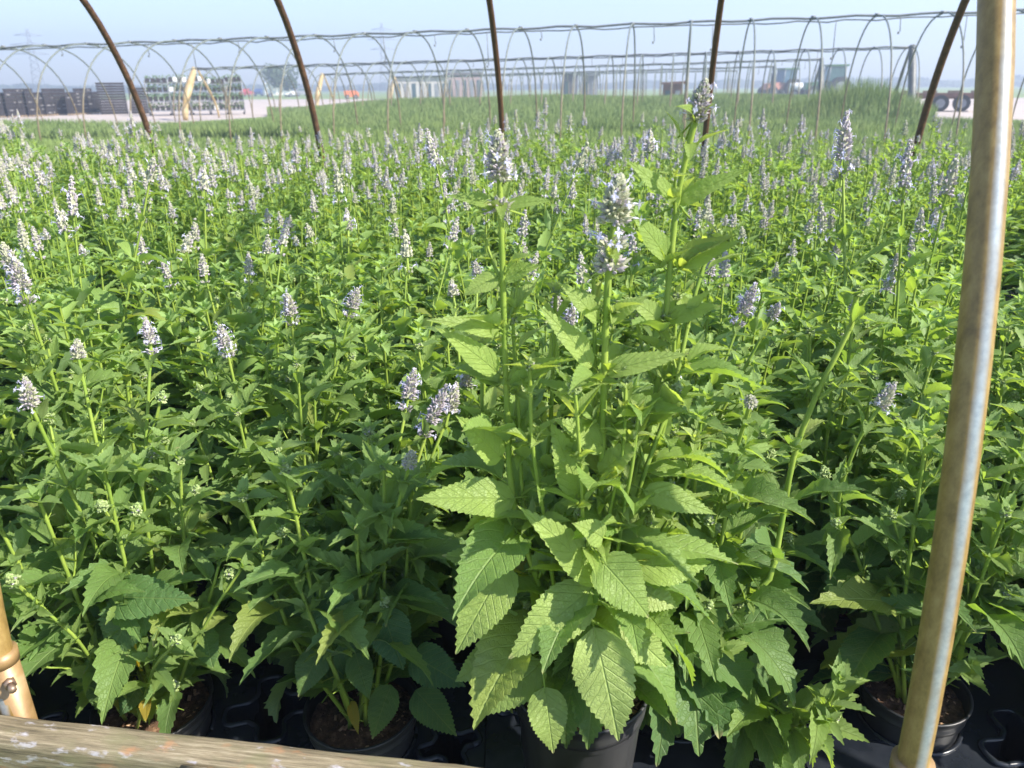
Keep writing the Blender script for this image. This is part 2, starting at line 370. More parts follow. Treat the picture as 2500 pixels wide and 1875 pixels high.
# ------------------------------------------------------------------ flower spikes (pointing up +Z, base at origin, unit = metres)
def spike_mesh(name, L, Rm, lod, lilac=0.5, seed=0, whorl=True):
    rg = random.Random(seed); mb = MB()
    def spindle(p, d, l, r, mi, n=4):
        d = d.normalized(); a = d.orthogonal().normalized(); b = d.cross(a)
        ph = rg.uniform(0, 6)
        ring = [p + d * l * 0.45 + (a * math.cos(ph + 2 * math.pi * j / n) + b * math.sin(ph + 2 * math.pi * j / n)) * r for j in range(n)]
        vs = [p] + ring + [p + d * l]
        mb.add(vs, [(0, 1 + (j + 1) % n, 1 + j) for j in range(n)] + [(1 + j, 1 + (j + 1) % n, n + 1) for j in range(n)], mi)
    def flower(p, d, s):
        d = d.normalized(); a = Vector((0, 0, 1)).cross(d); a = a.normalized() if a.length > .01 else Vector((1, 0, 0)); b = d.cross(a)
        tip = p + d * s
        # tube, then lip lobes as small bent petals
        spindle(p, d, s * 1.05, s * 0.13, 2, 4)
        for ang, ll in ((90, .45), (-90, .75), (-35, .5), (215, .5)):
            v = a * math.cos(R(ang)) + b * math.sin(R(ang)); w_ = d.cross(v) * s * 0.13
            m1 = tip + v * s * ll * .6 + d * s * .12
            mb.add([tip - w_ * .5, tip + w_ * .5, m1 + w_, m1 - w_], [(0, 1, 2, 3)], 2)
            e = tip + v * s * ll + d * s * .02
            mb.add([m1 - w_, m1 + w_, e], [(0, 1, 2)], 2)
        if lod == 0:
            for q in range(3):
                e = tip + d * s * rg.uniform(.4, .8) + (a * rg.uniform(-1, 1) + b * rg.uniform(-.4, 1)) * s * .25
                mb.tube([tip, e], s * 0.02, 3, 2, False)
    def tier(z, rad, n, s, up, bloom):
        for j in range(n):
            a = 2 * math.pi * (j + rg.uniform(-.35, .35)) / n
            d = Vector((math.cos(a), math.sin(a), up + rg.uniform(-.2, .35)))
            p = Vector((math.cos(a) * rad * .25, math.sin(a) * rad * .25, z + rg.uniform(-.3, .3) * s))
            mi = 1 if rg.random() < lilac else 0
            k = rg.uniform(.8, 1.2)
            spindle(p + Vector((d.x, d.y, 0)) * rad * .22, d, rad * .72 * k, s * .24 if lod == 0 else s * (.27 if lod == 1 else .34), mi, 4 if lod == 0 else 3)
            if rg.random() < bloom: flower(p + d.normalized() * rad * .75, d + Vector((0, 0, -.25)), s * rg.uniform(.75, 1.1))
    s = 0.011 if lod < 2 else 0.0135
    step = {0: 0.0036, 1: 0.0048, 2: 0.0075}[lod]; nt_ = max(4, int(L / step))
    for i in range(nt_):
        q = i / (nt_ - 1); z = L * q * .93
        rad = Rm * (0.92 + .12 * math.sin(q * 3)) * (1 - .72 * q ** 2.0) * rg.uniform(.90, 1.08)
        tier(z, max(rad, Rm * .3), {0: 18, 1: 13, 2: 7}[lod], s, 0.12 + q * q * 2.2, {0: .07, 1: .10, 2: .09}[lod] * (1 if q < .7 else .1) * (0.0 if L < .02 else 0.3 + lilac * 1.5))
    mb.tube([(0, 0, 0), (0, 0, L * .4), (0, 0, L * .75), (0, 0, L * .95)], [Rm * .5, Rm * .48, Rm * .34, Rm * .1], 7, 0)
    for j in range(6): spindle(Vector((0, 0, L * .88)), Vector((rg.uniform(-.4, .4), rg.uniform(-.4, .4), 1)), L * .14, s * .2, 0)
    if lod < 2:
        mb.tube([(0, 0, -0.03), (0, 0, L * .9)], [0.0028, 0.0015], 5, 3)
    else:
        mb.tube([(0, 0, -0.02), (0, 0, L * .6)], [0.0035, 0.003], 3, 3)
    if whorl:
        for i in range(3 if lod < 2 else 1): tier(-0.030 + i * .004, Rm * .95, {0: 14, 1: 10, 2: 7}[lod], s, .5, .3)
        mb.tube([(0, 0, -0.045), (0, 0, 0.0)], 0.0028, 5, 3)
    return mb.mesh(name, [CALYX, CALYXP, PETAL, STEM], smooth=False)
SPK = {0: [], 1: [], 2: []}
for lod, cnt in ((0, 4), (1, 6), (2, 8)):
    for i in range(cnt):
        lil = [0.15, 0.45, 0.8, 0.6, 0.3, 0.9, 0.5, 0.7][i]
        L = [0.050, 0.060, 0.068, 0.064, 0.044, 0.080, 0.070, 0.056][i] * (1.1 if lod == 2 else 1)
        SPK[lod].append(spike_mesh('flower_spike', L, [0.0180, 0.0170, 0.0180, 0.0195][i % 4] * (1.0, .95, .88)[lod], lod, lil, i * 7 + lod, whorl=i % 3 != 1))
WHORL = spike_mesh('flower_whorl', 0.013, 0.0205, 0, 0.6, 55, False)
BUDM = []
CALYX0 = CALYX; CALYX = translucent_mat('bud_green', [(0.3, (0.28, 0.40, 0.12)), (0.7, (0.50, 0.56, 0.28))], 90, 0.25)
for lod in (1, 2): BUDM.append(spike_mesh('flower_bud', 0.013, 0.0080, 1 if lod == 1 else 2, 0.05, 77 + lod, False))

CALYX = CALYX0

# ------------------------------------------------------------------ plants
def smooth_path(ctrl, n):
    """Catmull-Rom through control points, resampled evenly to n+1 points"""
    c = [Vector(p) for p in ctrl]
    if len(c) == 2: return [c[0].lerp(c[1], i / n) for i in range(n + 1)]
    c = [c[0] * 2 - c[1]] + c + [c[-1] * 2 - c[-2]]
    pts = []
    for i in range(1, len(c) - 2):
        for k in range(10):
            t = k / 10; p0, p1, p2, p3 = c[i - 1:i + 3]
            pts.append(0.5 * ((2 * p1) + (p2 - p0) * t + (2 * p0 - 5 * p1 + 4 * p2 - p3) * t * t + (3 * p1 - p0 - 3 * p2 + p3) * t ** 3))
    pts.append(c[-2])
    ln = [0]
    for a, b in zip(pts, pts[1:]): ln.append(ln[-1] + (b - a).length)
    out = []; j = 0
    for i in range(n + 1):
        s = ln[-1] * i / n
        while j < len(ln) - 2 and ln[j + 1] < s: j += 1
        f = (s - ln[j]) / max(1e-9, ln[j + 1] - ln[j]); out.append(pts[j].lerp(pts[j + 1], min(1, f)))
    return out
UP = Vector((0, 0, 1))

class Plant:
    def __init__(s, lod, seed):
        s.lod = lod; s.fo = Foliage(lod); s.clear = None; s.yo = 0; s.stems = []; s.spikes = []; s.rg = random.Random(seed); random.seed(seed)
    def stem(s, ctrl, r0=0.0052, size=1.0, tip='spike', h0=0.0, spike_i=None, spike_s=1.0, node=0.062, branch=0.5, leaf_from=0.09, young=0.0, phase=None, big=1.0):
        """one stem with opposite leaf pairs, axillary shoots and whatever ends it"""
        rg = s.rg; mb = MB()
        n = 22; pts = smooth_path(ctrl, n); L = sum((b - a).length for a, b in zip(pts, pts[1:]))
        mb.tube(pts, [r0 * 1.12 * (1 - .36 * i / n) for i in range(n + 1)], 6 if s.lod < 2 else 4, 0, False)
        def at(q):
            k = min(n - 1e-6, max(0, q * n)); i = int(k); return pts[i].lerp(pts[i + 1], k - i), (pts[i + 1] - pts[i]).normalized()
        k = max(2, int(L * (1 - leaf_from) / node)); ph = rg.uniform(0, 3) if phase is None else phase
        for i in range(k):
            q = leaf_from + (1 - leaf_from) * (i + rg.uniform(-.12, .12) + .4) / k
            if q > .97 and tip == 'spike': break
            p, d = at(q); hq = h0 + (1 - h0) * q
            a0 = ph + i * math.pi / 2 + rg.uniform(-.25, .25)
            o = d.orthogonal().normalized(); o2 = d.cross(o)
            if s.lod < 2: mb.tube([p - d * .002, p + d * .002], r0 * (1.35 - .5 * q), 6, 0, False)
            prof = (0.62 + 0.55 * min(1, hq * 5)) if hq < .2 else (1.17 - 0.62 * (hq - .2) / .8)
            LL = 0.146 * size * prof * rg.uniform(.80, 1.12) * (big if hq < .45 else 1)
            if tip == 'spike' and q > .80: LL *= .50
            elif hq > .75: LL *= .82
            ww = (0.62 - .34 * hq) * rg.uniform(.88, 1.1)
            kind = 'broad' if hq < .38 else ('ovate' if hq < .68 else 'lance')
            for sg in (0, math.pi):
                if rg.random() < .05: continue
                a = a0 + sg
                side = o * math.cos(a) + o2 * math.sin(a)
                el = rg.uniform(-.15, .75) + 1.05 * hq * hq + .2 * hq
                D = (side + d * el).normalized()
                pet = 0.030 * (1 - .75 * hq) * size
                p2 = p + D * (pet + r0)
                mb.tube([p, p2], [r0 * .30, r0 * .25], 4 if s.lod < 2 else 3, 0, False)
                if s.clear and D.y < .25 and p.z - LL * .75 < s.clear: continue
                Nn = (UP + d * .4 + side * rg.uniform(-.1, .3) + Vector((rg.uniform(-.35, .35), rg.uniform(-.35, .35), 0)))
                dr = rg.uniform(.3, 1.35) * (1.3 - .5 * hq)
                if hq < .3: D = (D + Vector((0, 0, -.35))).normalized()
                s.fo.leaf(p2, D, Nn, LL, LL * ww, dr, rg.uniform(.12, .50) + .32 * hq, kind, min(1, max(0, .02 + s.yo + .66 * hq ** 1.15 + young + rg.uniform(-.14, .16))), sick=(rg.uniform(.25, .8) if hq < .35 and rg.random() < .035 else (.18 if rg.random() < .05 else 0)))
                # axillary shoot
                if hq > .12 and q < .88 and rg.random() < .85:
                    s.shoot(mb, p + side * r0, (d + side * .55).normalized(), rg.uniform(.012, .04) * size if rg.random() > branch * (.5 if hq > .8 else 1) else rg.uniform(.05, .13) * size * (1.15 - .75 * hq), hq, r0)
        p, d = pts[-1], (pts[-1] - pts[-3]).normalized()
        if tip == 'spike':
            s.spikes.append((p, d, spike_i, spike_s))
            for q_ in (0, 1):
                a = q_ * math.pi + rg.uniform(0, 1); o = d.orthogonal().normalized(); o2 = d.cross(o)
                sd_ = o * math.cos(a) + o2 * math.sin(a)
                s.fo.leaf(p - d * .03, (sd_ + d * .1), UP, .035, .016, 1.6, .3, 'lance', .7, lod=max(1, s.lod))
        else:
            s.rosette(p, d, .052 * size, .85, bud=tip == 'bud')
        s.stems.append(mb)
    def rosette(s, p, d, L, age, bud=False, n=3):
        rg = s.rg; o = d.orthogonal().normalized(); o2 = d.cross(o); ph = rg.uniform(0, 6)
        for i in range(n):
            for sg in (0, math.pi):
                a = ph + sg + i * math.pi / 2; sd_ = o * math.cos(a) + o2 * math.sin(a)
                e = .35 + i * .8; LL = L * (1 - .27 * i) * rg.uniform(.85, 1.15)
                s.fo.leaf(p + d * i * L * .1, (sd_ + d * e), (d - sd_ * e * .9 + sd_ * .2), LL, LL * .46, rg.uniform(.2, .7), .55, 'lance', min(1, age + .07 * i), lod=min(3, s.lod + (0 if s.lod < 1 else (0 if s.lod != 1 else 1))))
        if bud and s.lod < 3: s.spikes.append((p + d * .004, d, 'bud', rg.uniform(.8, 1.25)))
    def shoot(s, mb, p, d, L, hq, r0):
        rg = s.rg
        if L < .045:
            LL = L * 1.25
            s.rosette(p + d * L * .3, d, LL, .45 + .4 * hq, n=2 if s.lod < 3 else 1); return
        bend = Vector((0, 0, .35)); m_ = p + d * L * .5; e = p + (d + bend * .6).normalized() * L
        mb.tube([p, m_, e], [r0 * .5, r0 * .42, r0 * .34], 5 if s.lod < 2 else 3, 0, False)
        o = d.orthogonal().normalized(); o2 = d.cross(o)
        for sg in (0, math.pi):
            a = rg.uniform(0, .6) + sg; sd_ = o * math.cos(a) + o2 * math.sin(a); LL = L * rg.uniform(.38, .6)
            s.fo.leaf(m_, sd_ + d * .5, UP + d * .3, LL, LL * .5, rg.uniform(.3, .9), .4, 'ovate', .35 + .4 * hq)
        s.rosette(e, (e - m_).normalized(), min(.05, L * .42), .6 + .3 * hq, bud=hq > .35 and rg.random() < .5)
    def emit(s, name, loc, rz=0, potkind=None, merge=False, stem_name='stem'):
        root = empty(name, loc, rz)
        if potkind is not None: add_pot(root, potkind)
        if merge:
            ex = MB()
            for m_ in s.stems: ex.add(m_.v, m_.f)
            link('foliage', s.fo.mesh('foliage', LEAFB, ex), root)
        else:
            link('foliage', s.fo.mesh('foliage', LEAFH if s.lod == 0 else (LEAF if s.lod < 2 else LEAFB)), root)
            for m_ in s.stems: m_.build(stem_name, STEM, root)
        for p, d, i, sc_ in s.spikes:
            if i is None: d = (d + Vector((s.rg.gauss(0, .12), s.rg.gauss(0, .12), 0))).normalized()
            if i == 'bud':
                if s.lod >= 2 and s.rg.random() < .5: continue
                me = BUDM[0 if s.lod < 2 else 1]; nm = 'flower_bud'
            else:
                pool = SPK[min(2, s.lod if s.lod < 2 else s.lod - 0)] if s.lod < 3 else SPK[2]
                me = pool[(s.rg.randrange(len(pool)) if i is None else i) % len(pool)]; nm = 'flower_spike'
            o = link(nm, me, root)
            o.matrix_local = Matrix.Translation(p) @ d.to_track_quat('Z', 'Y').to_matrix().to_4x4() @ Matrix.Rotation(s.rg.uniform(0, 6), 4, 'Z') @ (Matrix.Scale(sc_, 4) if i is not None else Matrix.Diagonal((.86 * sc_ ** .5, .86 * sc_ ** .5, sc_ * .92, 1)))
        return root

# ------------------------------------------------------------------ pots
POTH = 0.23
def pot_mesh(Rr, hero):
    mb = MB(); H = POTH; n = 96 if hero else 48
    prof = [(Rr * .74, 0), (Rr * .76, .004), (Rr * .80, H * .25), (Rr * .86, H * .55), (Rr * .90, H * .80), (Rr * .905, H * .83), (Rr * .955, H * .845), (Rr * .965, H * .885),
            (Rr * .945, H * .90), (Rr * .965, H * .93), (Rr * .985, H * .975), (Rr * 1.01, H * .985), (Rr * 1.01, H), (Rr * .965, H), (Rr * .95, H * .97), (Rr * .93, H * .80)]
    def rf(r, z, a, i):
        if .03 < z < H * .8: return r * (1 - .016 * (1 if math.sin(a * 12) > .2 else 0))
        return r
    mb.lathe([(0.001, .003)] + prof[:1] + prof[1:], n, rfun=rf); return mb.mesh('pot', POTM)
def soil_mesh(Rr, hero):
    rg = random.Random(4); mb = MB(); n = 40; rings = 10; vs = [(0, 0, 0.006)]; fs = []
    for i in range(1, rings + 1):
        for j in range(n):
            a = 2 * math.pi * j / n; r = Rr * i / rings
            vs.append((r * math.cos(a), r * math.sin(a), rg.uniform(-.003, .004) + .006 * (1 - i / rings)))
    fs += [(0, 1 + j, 1 + (j + 1) % n) for j in range(n)]
    for i in range(rings - 1):
        for j in range(n): fs.append((1 + i * n + j, 1 + i * n + n + j, 1 + i * n + n + (j + 1) % n, 1 + i * n + (j + 1) % n))
    mb.add(vs, fs)
    for k in range(900 if hero else 120):
        a = rg.uniform(0, 6.28); r = Rr * math.sqrt(rg.random()) * .97
        c = Vector((r * math.cos(a), r * math.sin(a), rg.uniform(.002, .010))); M = Matrix.Translation(c) @ Matrix.Rotation(rg.uniform(0, 6.28), 4, 'Z') @ Matrix.Rotation(rg.uniform(-.5, .5), 4, 'X')
        l = rg.uniform(.005, .016); mb.box((0, 0, 0), (l, l * rg.uniform(.18, .5), .0016), M=M, mi=1 if rg.random() < (.75 if hero else .35) else 0, taper=.7)
    return mb.mesh('soil', [SOIL, CHIP])
POTS = {'hero': (pot_mesh(.1175, True), soil_mesh(.108, True)), 'wide': (pot_mesh(.1125, False), soil_mesh(.103, False)), 'std': (pot_mesh(.104, False), soil_mesh(.095, False))}
def add_pot(root, kind):
    a, b = POTS[kind]; link('pot', a, root); link('soil', b, root, (0, 0, POTH * .86))

# ------------------------------------------------------------------ the setting
DIRT = simple('pale_gravel_lot', [(0.3, (0.36, 0.30, 0.26)), (0.7, (0.50, 0.43, 0.38))], 0.6, 0.9, detail=8)
TURF = simple('weedy_soil', [(0.3, (0.14, 0.20, 0.05)), (0.6, (0.19, 0.26, 0.075)), (0.8, (0.24, 0.24, 0.11))], 0.35, 0.95, detail=8)
def sheet(name, x0, x1, y0, y1, z, m, kind='structure', nx=1, ny=1):
    mb = MB(); vs = [(x0 + (x1 - x0) * i / nx, y0 + (y1 - y0) * j / ny, z) for j in range(ny + 1) for i in range(nx + 1)]
    fs = [(j * (nx + 1) + i, j * (nx + 1) + i + 1, (j + 1) * (nx + 1) + i + 1, (j + 1) * (nx + 1) + i) for j in range(ny) for i in range(nx)]
    mb.add(vs, fs); o = mb.build(name, m); o['kind'] = kind; return o
sheet('ground', -1500, 1500, -300, 2600, 0.0, TURF)
def poly(name, pts, z, m):
    mb = MB(); mb.add([(x, y, z) for x, y in pts], [tuple(range(len(pts)))]); o = mb.build(name, m); o['kind'] = 'structure'; return o
gl = [at_z(0, 297, 0), at_z(330, 300, 0), at_z(600, 286, 0), at_z(640, 262, 0)]
poly('gravel_yard', [(-160, 40), (gl[0].x - 6, 30), (gl[0].x, gl[0].y - 8), (gl[1].x, gl[1].y - 6), (gl[2].x + 1, gl[2].y), (-15, 110), (-160, 130)], 0.004, DIRT)
gr = [at_z(2240, 290, 0), at_z(2600, 300, 0), at_z(2600, 240, 0), at_z(2230, 236, 0)]
poly('gravel_road', [(gr[0].x - 1, gr[0].y), (gr[1].x + 20, gr[1].y - 6), (gr[1].x + 60, gr[2].y + 6), (gr[2].x, gr[2].y), (gr[3].x, gr[3].y)], 0.004, DIRT)

# near hoop house frame: row direction u, across direction v
A_ROW = R(9.9)
u = Vector((math.cos(A_ROW), -math.sin(A_ROW), 0)); v = Vector((math.sin(A_ROW), math.cos(A_ROW), 0))
nearB = at_d(2230, 1855, 0.95); ZS = nearB.z                     # top of the right-hand sleeve
nearA = at_z(-4, 1590, ZS)
SP = 1.297
PB = Vector((nearB.x, nearB.y, 0))
farY = [(362, 318), (774, 318), (1226, 322), (1723, 315), (2249, 300)]
ZF = 1.08
W_H = 4.62
def near_profile(h):                  # inward lean of the arch at height h (m)
    pts = [(0, -.02), (.6, 0), (1.1, .075), (1.49, .235), (1.88, .52), (2.25, .98), (2.55, 1.60), (2.66, 2.31)]
    for (h0, a0), (h1, a1) in zip(pts, pts[1:]):
        if h <= h1: return a0 + (a1 - a0) * (h - h0) / (h1 - h0)
    return 2.31
def arch_pts(base, w, v):
    pr = [(.0, -.02), (.35, -.01), (.6, 0), (.85, .03), (1.1, .085), (1.3, .15), (1.49, .235), (1.7, .36), (1.88, .50), (2.1, .74), (2.3, 1.05), (2.47, 1.42), (2.6, 1.85), (2.66, 2.31)]
    sc_ = w / 2 / 2.31
    a = [base + v * (x * sc_) + Vector((0, 0, z)) for z, x in pr]
    b = [base + v * (w - x * sc_) + Vector((0, 0, z)) for z, x in reversed(pr[:-1])]
    return a + b
def near_hoop(k, label, foot):
    base = PB + u * (k * SP) if k != -1 else Vector((nearA.x, nearA.y, 0)); v = (foot - base).normalized(); W_H = (foot - base).length
    root = empty('greenhouse_hoop', base); mb = MB()
    pts = [p - base for p in smooth_path(arch_pts(base, W_H, v), 72)]
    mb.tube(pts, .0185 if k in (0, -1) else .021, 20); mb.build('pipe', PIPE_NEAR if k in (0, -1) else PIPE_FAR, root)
    for sd_, off in ((0, 0), (1, W_H)):
        q = MB(); c = v * off; n1 = .0225
        q.tube([c + Vector((0, 0, 0)), c + Vector((0, 0, ZS - .006))], n1, 20); q.tube([c + Vector((0, 0, ZS - .02)), c + Vector((0, 0, ZS))], [n1 + .002, n1 + .0025], 20)
        q.build('ground_sleeve', SLEEVE, root)
        b_ = MB(); bd = (-v * .6 + u * .8).normalized() if sd_ == 0 else v
        bp = c + Vector((0, 0, ZS - .045)); b_.tube([bp + bd * .020, bp + bd * .030], .009, 6); b_.tube([bp + bd * .030, bp + bd * .045], .0055, 8); b_.build('bolt', BOLT, root)
    tag(root, label, 'greenhouse hoop', 'bare hoops over the potted plants'); return root
farlab = ['rusty far-leg hoop leaning left above the crate stacks', 'rusty hoop crossing the sky between the tan film bundle and the white van', 'hoop with its bolted dusty ground sleeve at the left end of the timber rail',
          'thick brown hoop with a pale strip, rising beside the front plants at right', 'rusty hoop leaning right whose far leg ends near the flatbed trailer']
deps = [5.46 * (1 - .0389 * k) for k in range(5)]
inset = .085
for k in range(5):
    p = at_d(farY[k][0], farY[k][1], deps[k]); near_hoop(k - 3, farlab[k], Vector((p.x, p.y, 0)) + v * inset)
# timber along the foot of the near hoops
brd = [at_z(-260, 1720, .5), at_z(1187, 1885, .5)]
p0 = at_z(0, 1746, .5); p1 = at_z(1187, 1875, .5); bd = (p1 - p0).normalized(); bn = Vector((-bd.y, bd.x, 0)).normalized()
if bn.y > 0: bn = -bn
root = empty('timber_rail', (p0.x, p0.y, 0), math.atan2(bd.y, bd.x))
mb = MB(); NX = 90; rg = random.Random(3)
prof = [(0, 0.0), (.004, .004), (.012, .0055), (.03, .0055), (.042, .003), (.046, -.004), (.047, -.02), (.047, -.16), (.0, -.16)]
for i in range(NX):
    x = -1.2 + 3.4 * i / (NX - 1); j_ = .0012
    for (a, b) in prof: mb.v.append((x, -a + rg.uniform(-j_, j_), .5 + b + rg.uniform(-j_, j_)))
n = len(prof)
for i in range(NX - 1):
    for j in range(n): mb.f.append((i * n + j, i * n + (j + 1) % n, (i + 1) * n + (j + 1) % n, (i + 1) * n + j)); mb.m.append(0)
mb.f += [tuple(range(n)), tuple((NX - 1) * n + j for j in range(n - 1, -1, -1))]; mb.m += [0, 0]
mb.build('rail_board', WOOD, root)
tag(root, 'weathered timber rail running along the bottom left in front of the pots', 'timber rail')
for xx in (-1.0, .35, 1.9):
    q = MB(); q.box((xx, -.07, .25), (.05, .04, .5)); q.build('rail_post', WOOD, root)

# ground cloth under the crop
gc = [PB + u * -4.5 - v * .25, PB + u * 4.2 - v * .25, PB + u * 4.2 + v * 5.0, PB + u * -6.5 + v * 5.0, PB + u * -6.5 - v * .25]
poly('ground_cloth', [(p.x, p.y) for p in gc[:4]] + [(gc[4].x, gc[4].y)], 0.004, CLOTH)

# ------------------------------------------------------------------ hero plant (pot stands on the tray deck)
DECK = .17
hb = Vector((.113, 1.018, DECK)); HERO_H = .282
hz = hb.z + HERO_H * .86
P = Plant(0, 5); P.yo = .13
def loc_(x, y, Y): return dy(x, y, Y) - hb
def base_(dx, dyy): return Vector((dx, dyy, HERO_H * .86))
P.stem([base_(-.02, .0), loc_(1165, 1270, .99), loc_(1108, 1080, .99), loc_(1094, 850, .985), loc_(1086, 600, .98), loc_(1079, 385, .975)], .0052, 1.0, 'spike', spike_i=1, spike_s=.95, node=.078, branch=.35, big=1.05)
P.stem([base_(.0, -.015), loc_(1285, 1200, .975), loc_(1298, 1050, .97), loc_(1304, 850, .965), loc_(1312, 620, .96), loc_(1327, 478, .955)], .0058, 1.0, 'spike', spike_i=4, spike_s=1.14, node=.082, branch=.35, big=1.05)
P.stem([base_(.02, .01), loc_(1335, 1150, 1.01), loc_(1400, 930, 1.02), loc_(1428, 780, 1.02), loc_(1450, 550, 1.02), loc_(1468, 400, 1.02), loc_(1503, 258, 1.01)], .0052, 1.05, 'spike', spike_i=1, spike_s=.80, node=.075, branch=.45, big=1.0)
P.stem([base_(.01, .02), loc_(1300, 1180, 1.03), loc_(1288, 900, 1.04), loc_(1282, 600, 1.05)], .004, .85, 'bud', node=.075, branch=.5)
P.stem([base_(.03, .0), loc_(1370, 1100, .98), loc_(1450, 860, 1.0), loc_(1500, 640, 1.03), loc_(1540, 520, 1.05)], .004, .92, 'bud', node=.07, branch=.5)
P.stem([base_(-.02, -.01), loc_(1180, 1150, .97), loc_(1150, 960, .95), loc_(1145, 800, .95)], .0036, .78, 'bud', h0=.2, node=.07, branch=.4)
P.stem([base_(.015, -.02), loc_(1260, 1150, .94), loc_(1250, 950, .93), loc_(1242, 850, .93)], .0034, .72, 'bud', h0=.25, node=.065, branch=.4)
P.stem([base_(.025, -.012), loc_(1340, 1150, .95), loc_(1365, 1010, .945), loc_(1378, 900, .945)], .0034, .78, 'leaf', h0=.25, node=.065, branch=.4)
P.stem([base_(.025, .012), loc_(1400, 1200, 1.0), loc_(1470, 1080, 1.0), loc_(1500, 960, 1.0)], .0034, .8, 'leaf', h0=.2, node=.065, branch=.4)
P.stem([base_(-.03, .012), loc_(1120, 1180, 1.02), loc_(1050, 960, 1.03), loc_(1040, 760, 1.04)], .0036, .85, 'bud', h0=.2, node=.07, branch=.4)
P.stem([base_(-.02, .02), loc_(1170, 1180, 1.06), loc_(1190, 900, 1.08), loc_(1200, 640, 1.08)], .004, .85, 'bud', h0=.1, node=.075, branch=.5)
P.stem([base_(.02, .02), loc_(1360, 1150, 1.03), loc_(1440, 900, 1.05), loc_(1462, 650, 1.06)], .0036, .8, 'bud', h0=.15, node=.06, branch=.5)
P.stem([base_(.01, .0), loc_(1310, 1150, .96), loc_(1345, 980, .95), loc_(1352, 830, .95)], .0034, .7, 'bud', h0=.25, node=.055, branch=.5)
P.stem([base_(-.02, .01), loc_(1140, 1150, 1.0), loc_(1120, 900, 1.0), loc_(1108, 700, 1.0)], .0036, .75, 'bud', h0=.2, node=.06, branch=.5)
def xleaf(bx, by, tx, ty, wpx, Yb=1.0, Yt=.93, droop=.45, age=.35, kind='broad', fold=.18, nrm=(0, -.8, .75), lod=0):
    b_, t_ = loc_(bx, by, Yb), loc_(tx, ty, Yt); d = t_ - b_; L = d.length
    Nn = Vector(nrm); dd = d.normalized(); Nn = (Nn - dd * Nn.dot(dd)).normalized()
    D = (dd * math.cos(droop / 2) + Nn * math.sin(droop / 2)); wdt = wpx * D2 / FPX * 1.02
    P.fo.leaf(b_, D, Nn * math.cos(droop / 2) - dd * math.sin(droop / 2), L * 1.02, wdt, droop, fold, kind, min(1, age + .25), lod=lod)
    mb_ = P.stems[-1]; mb_.tube([b_ - D * .035 + Vector((0, .012, 0)), b_], [.0016, .0013], 5, 0, False)
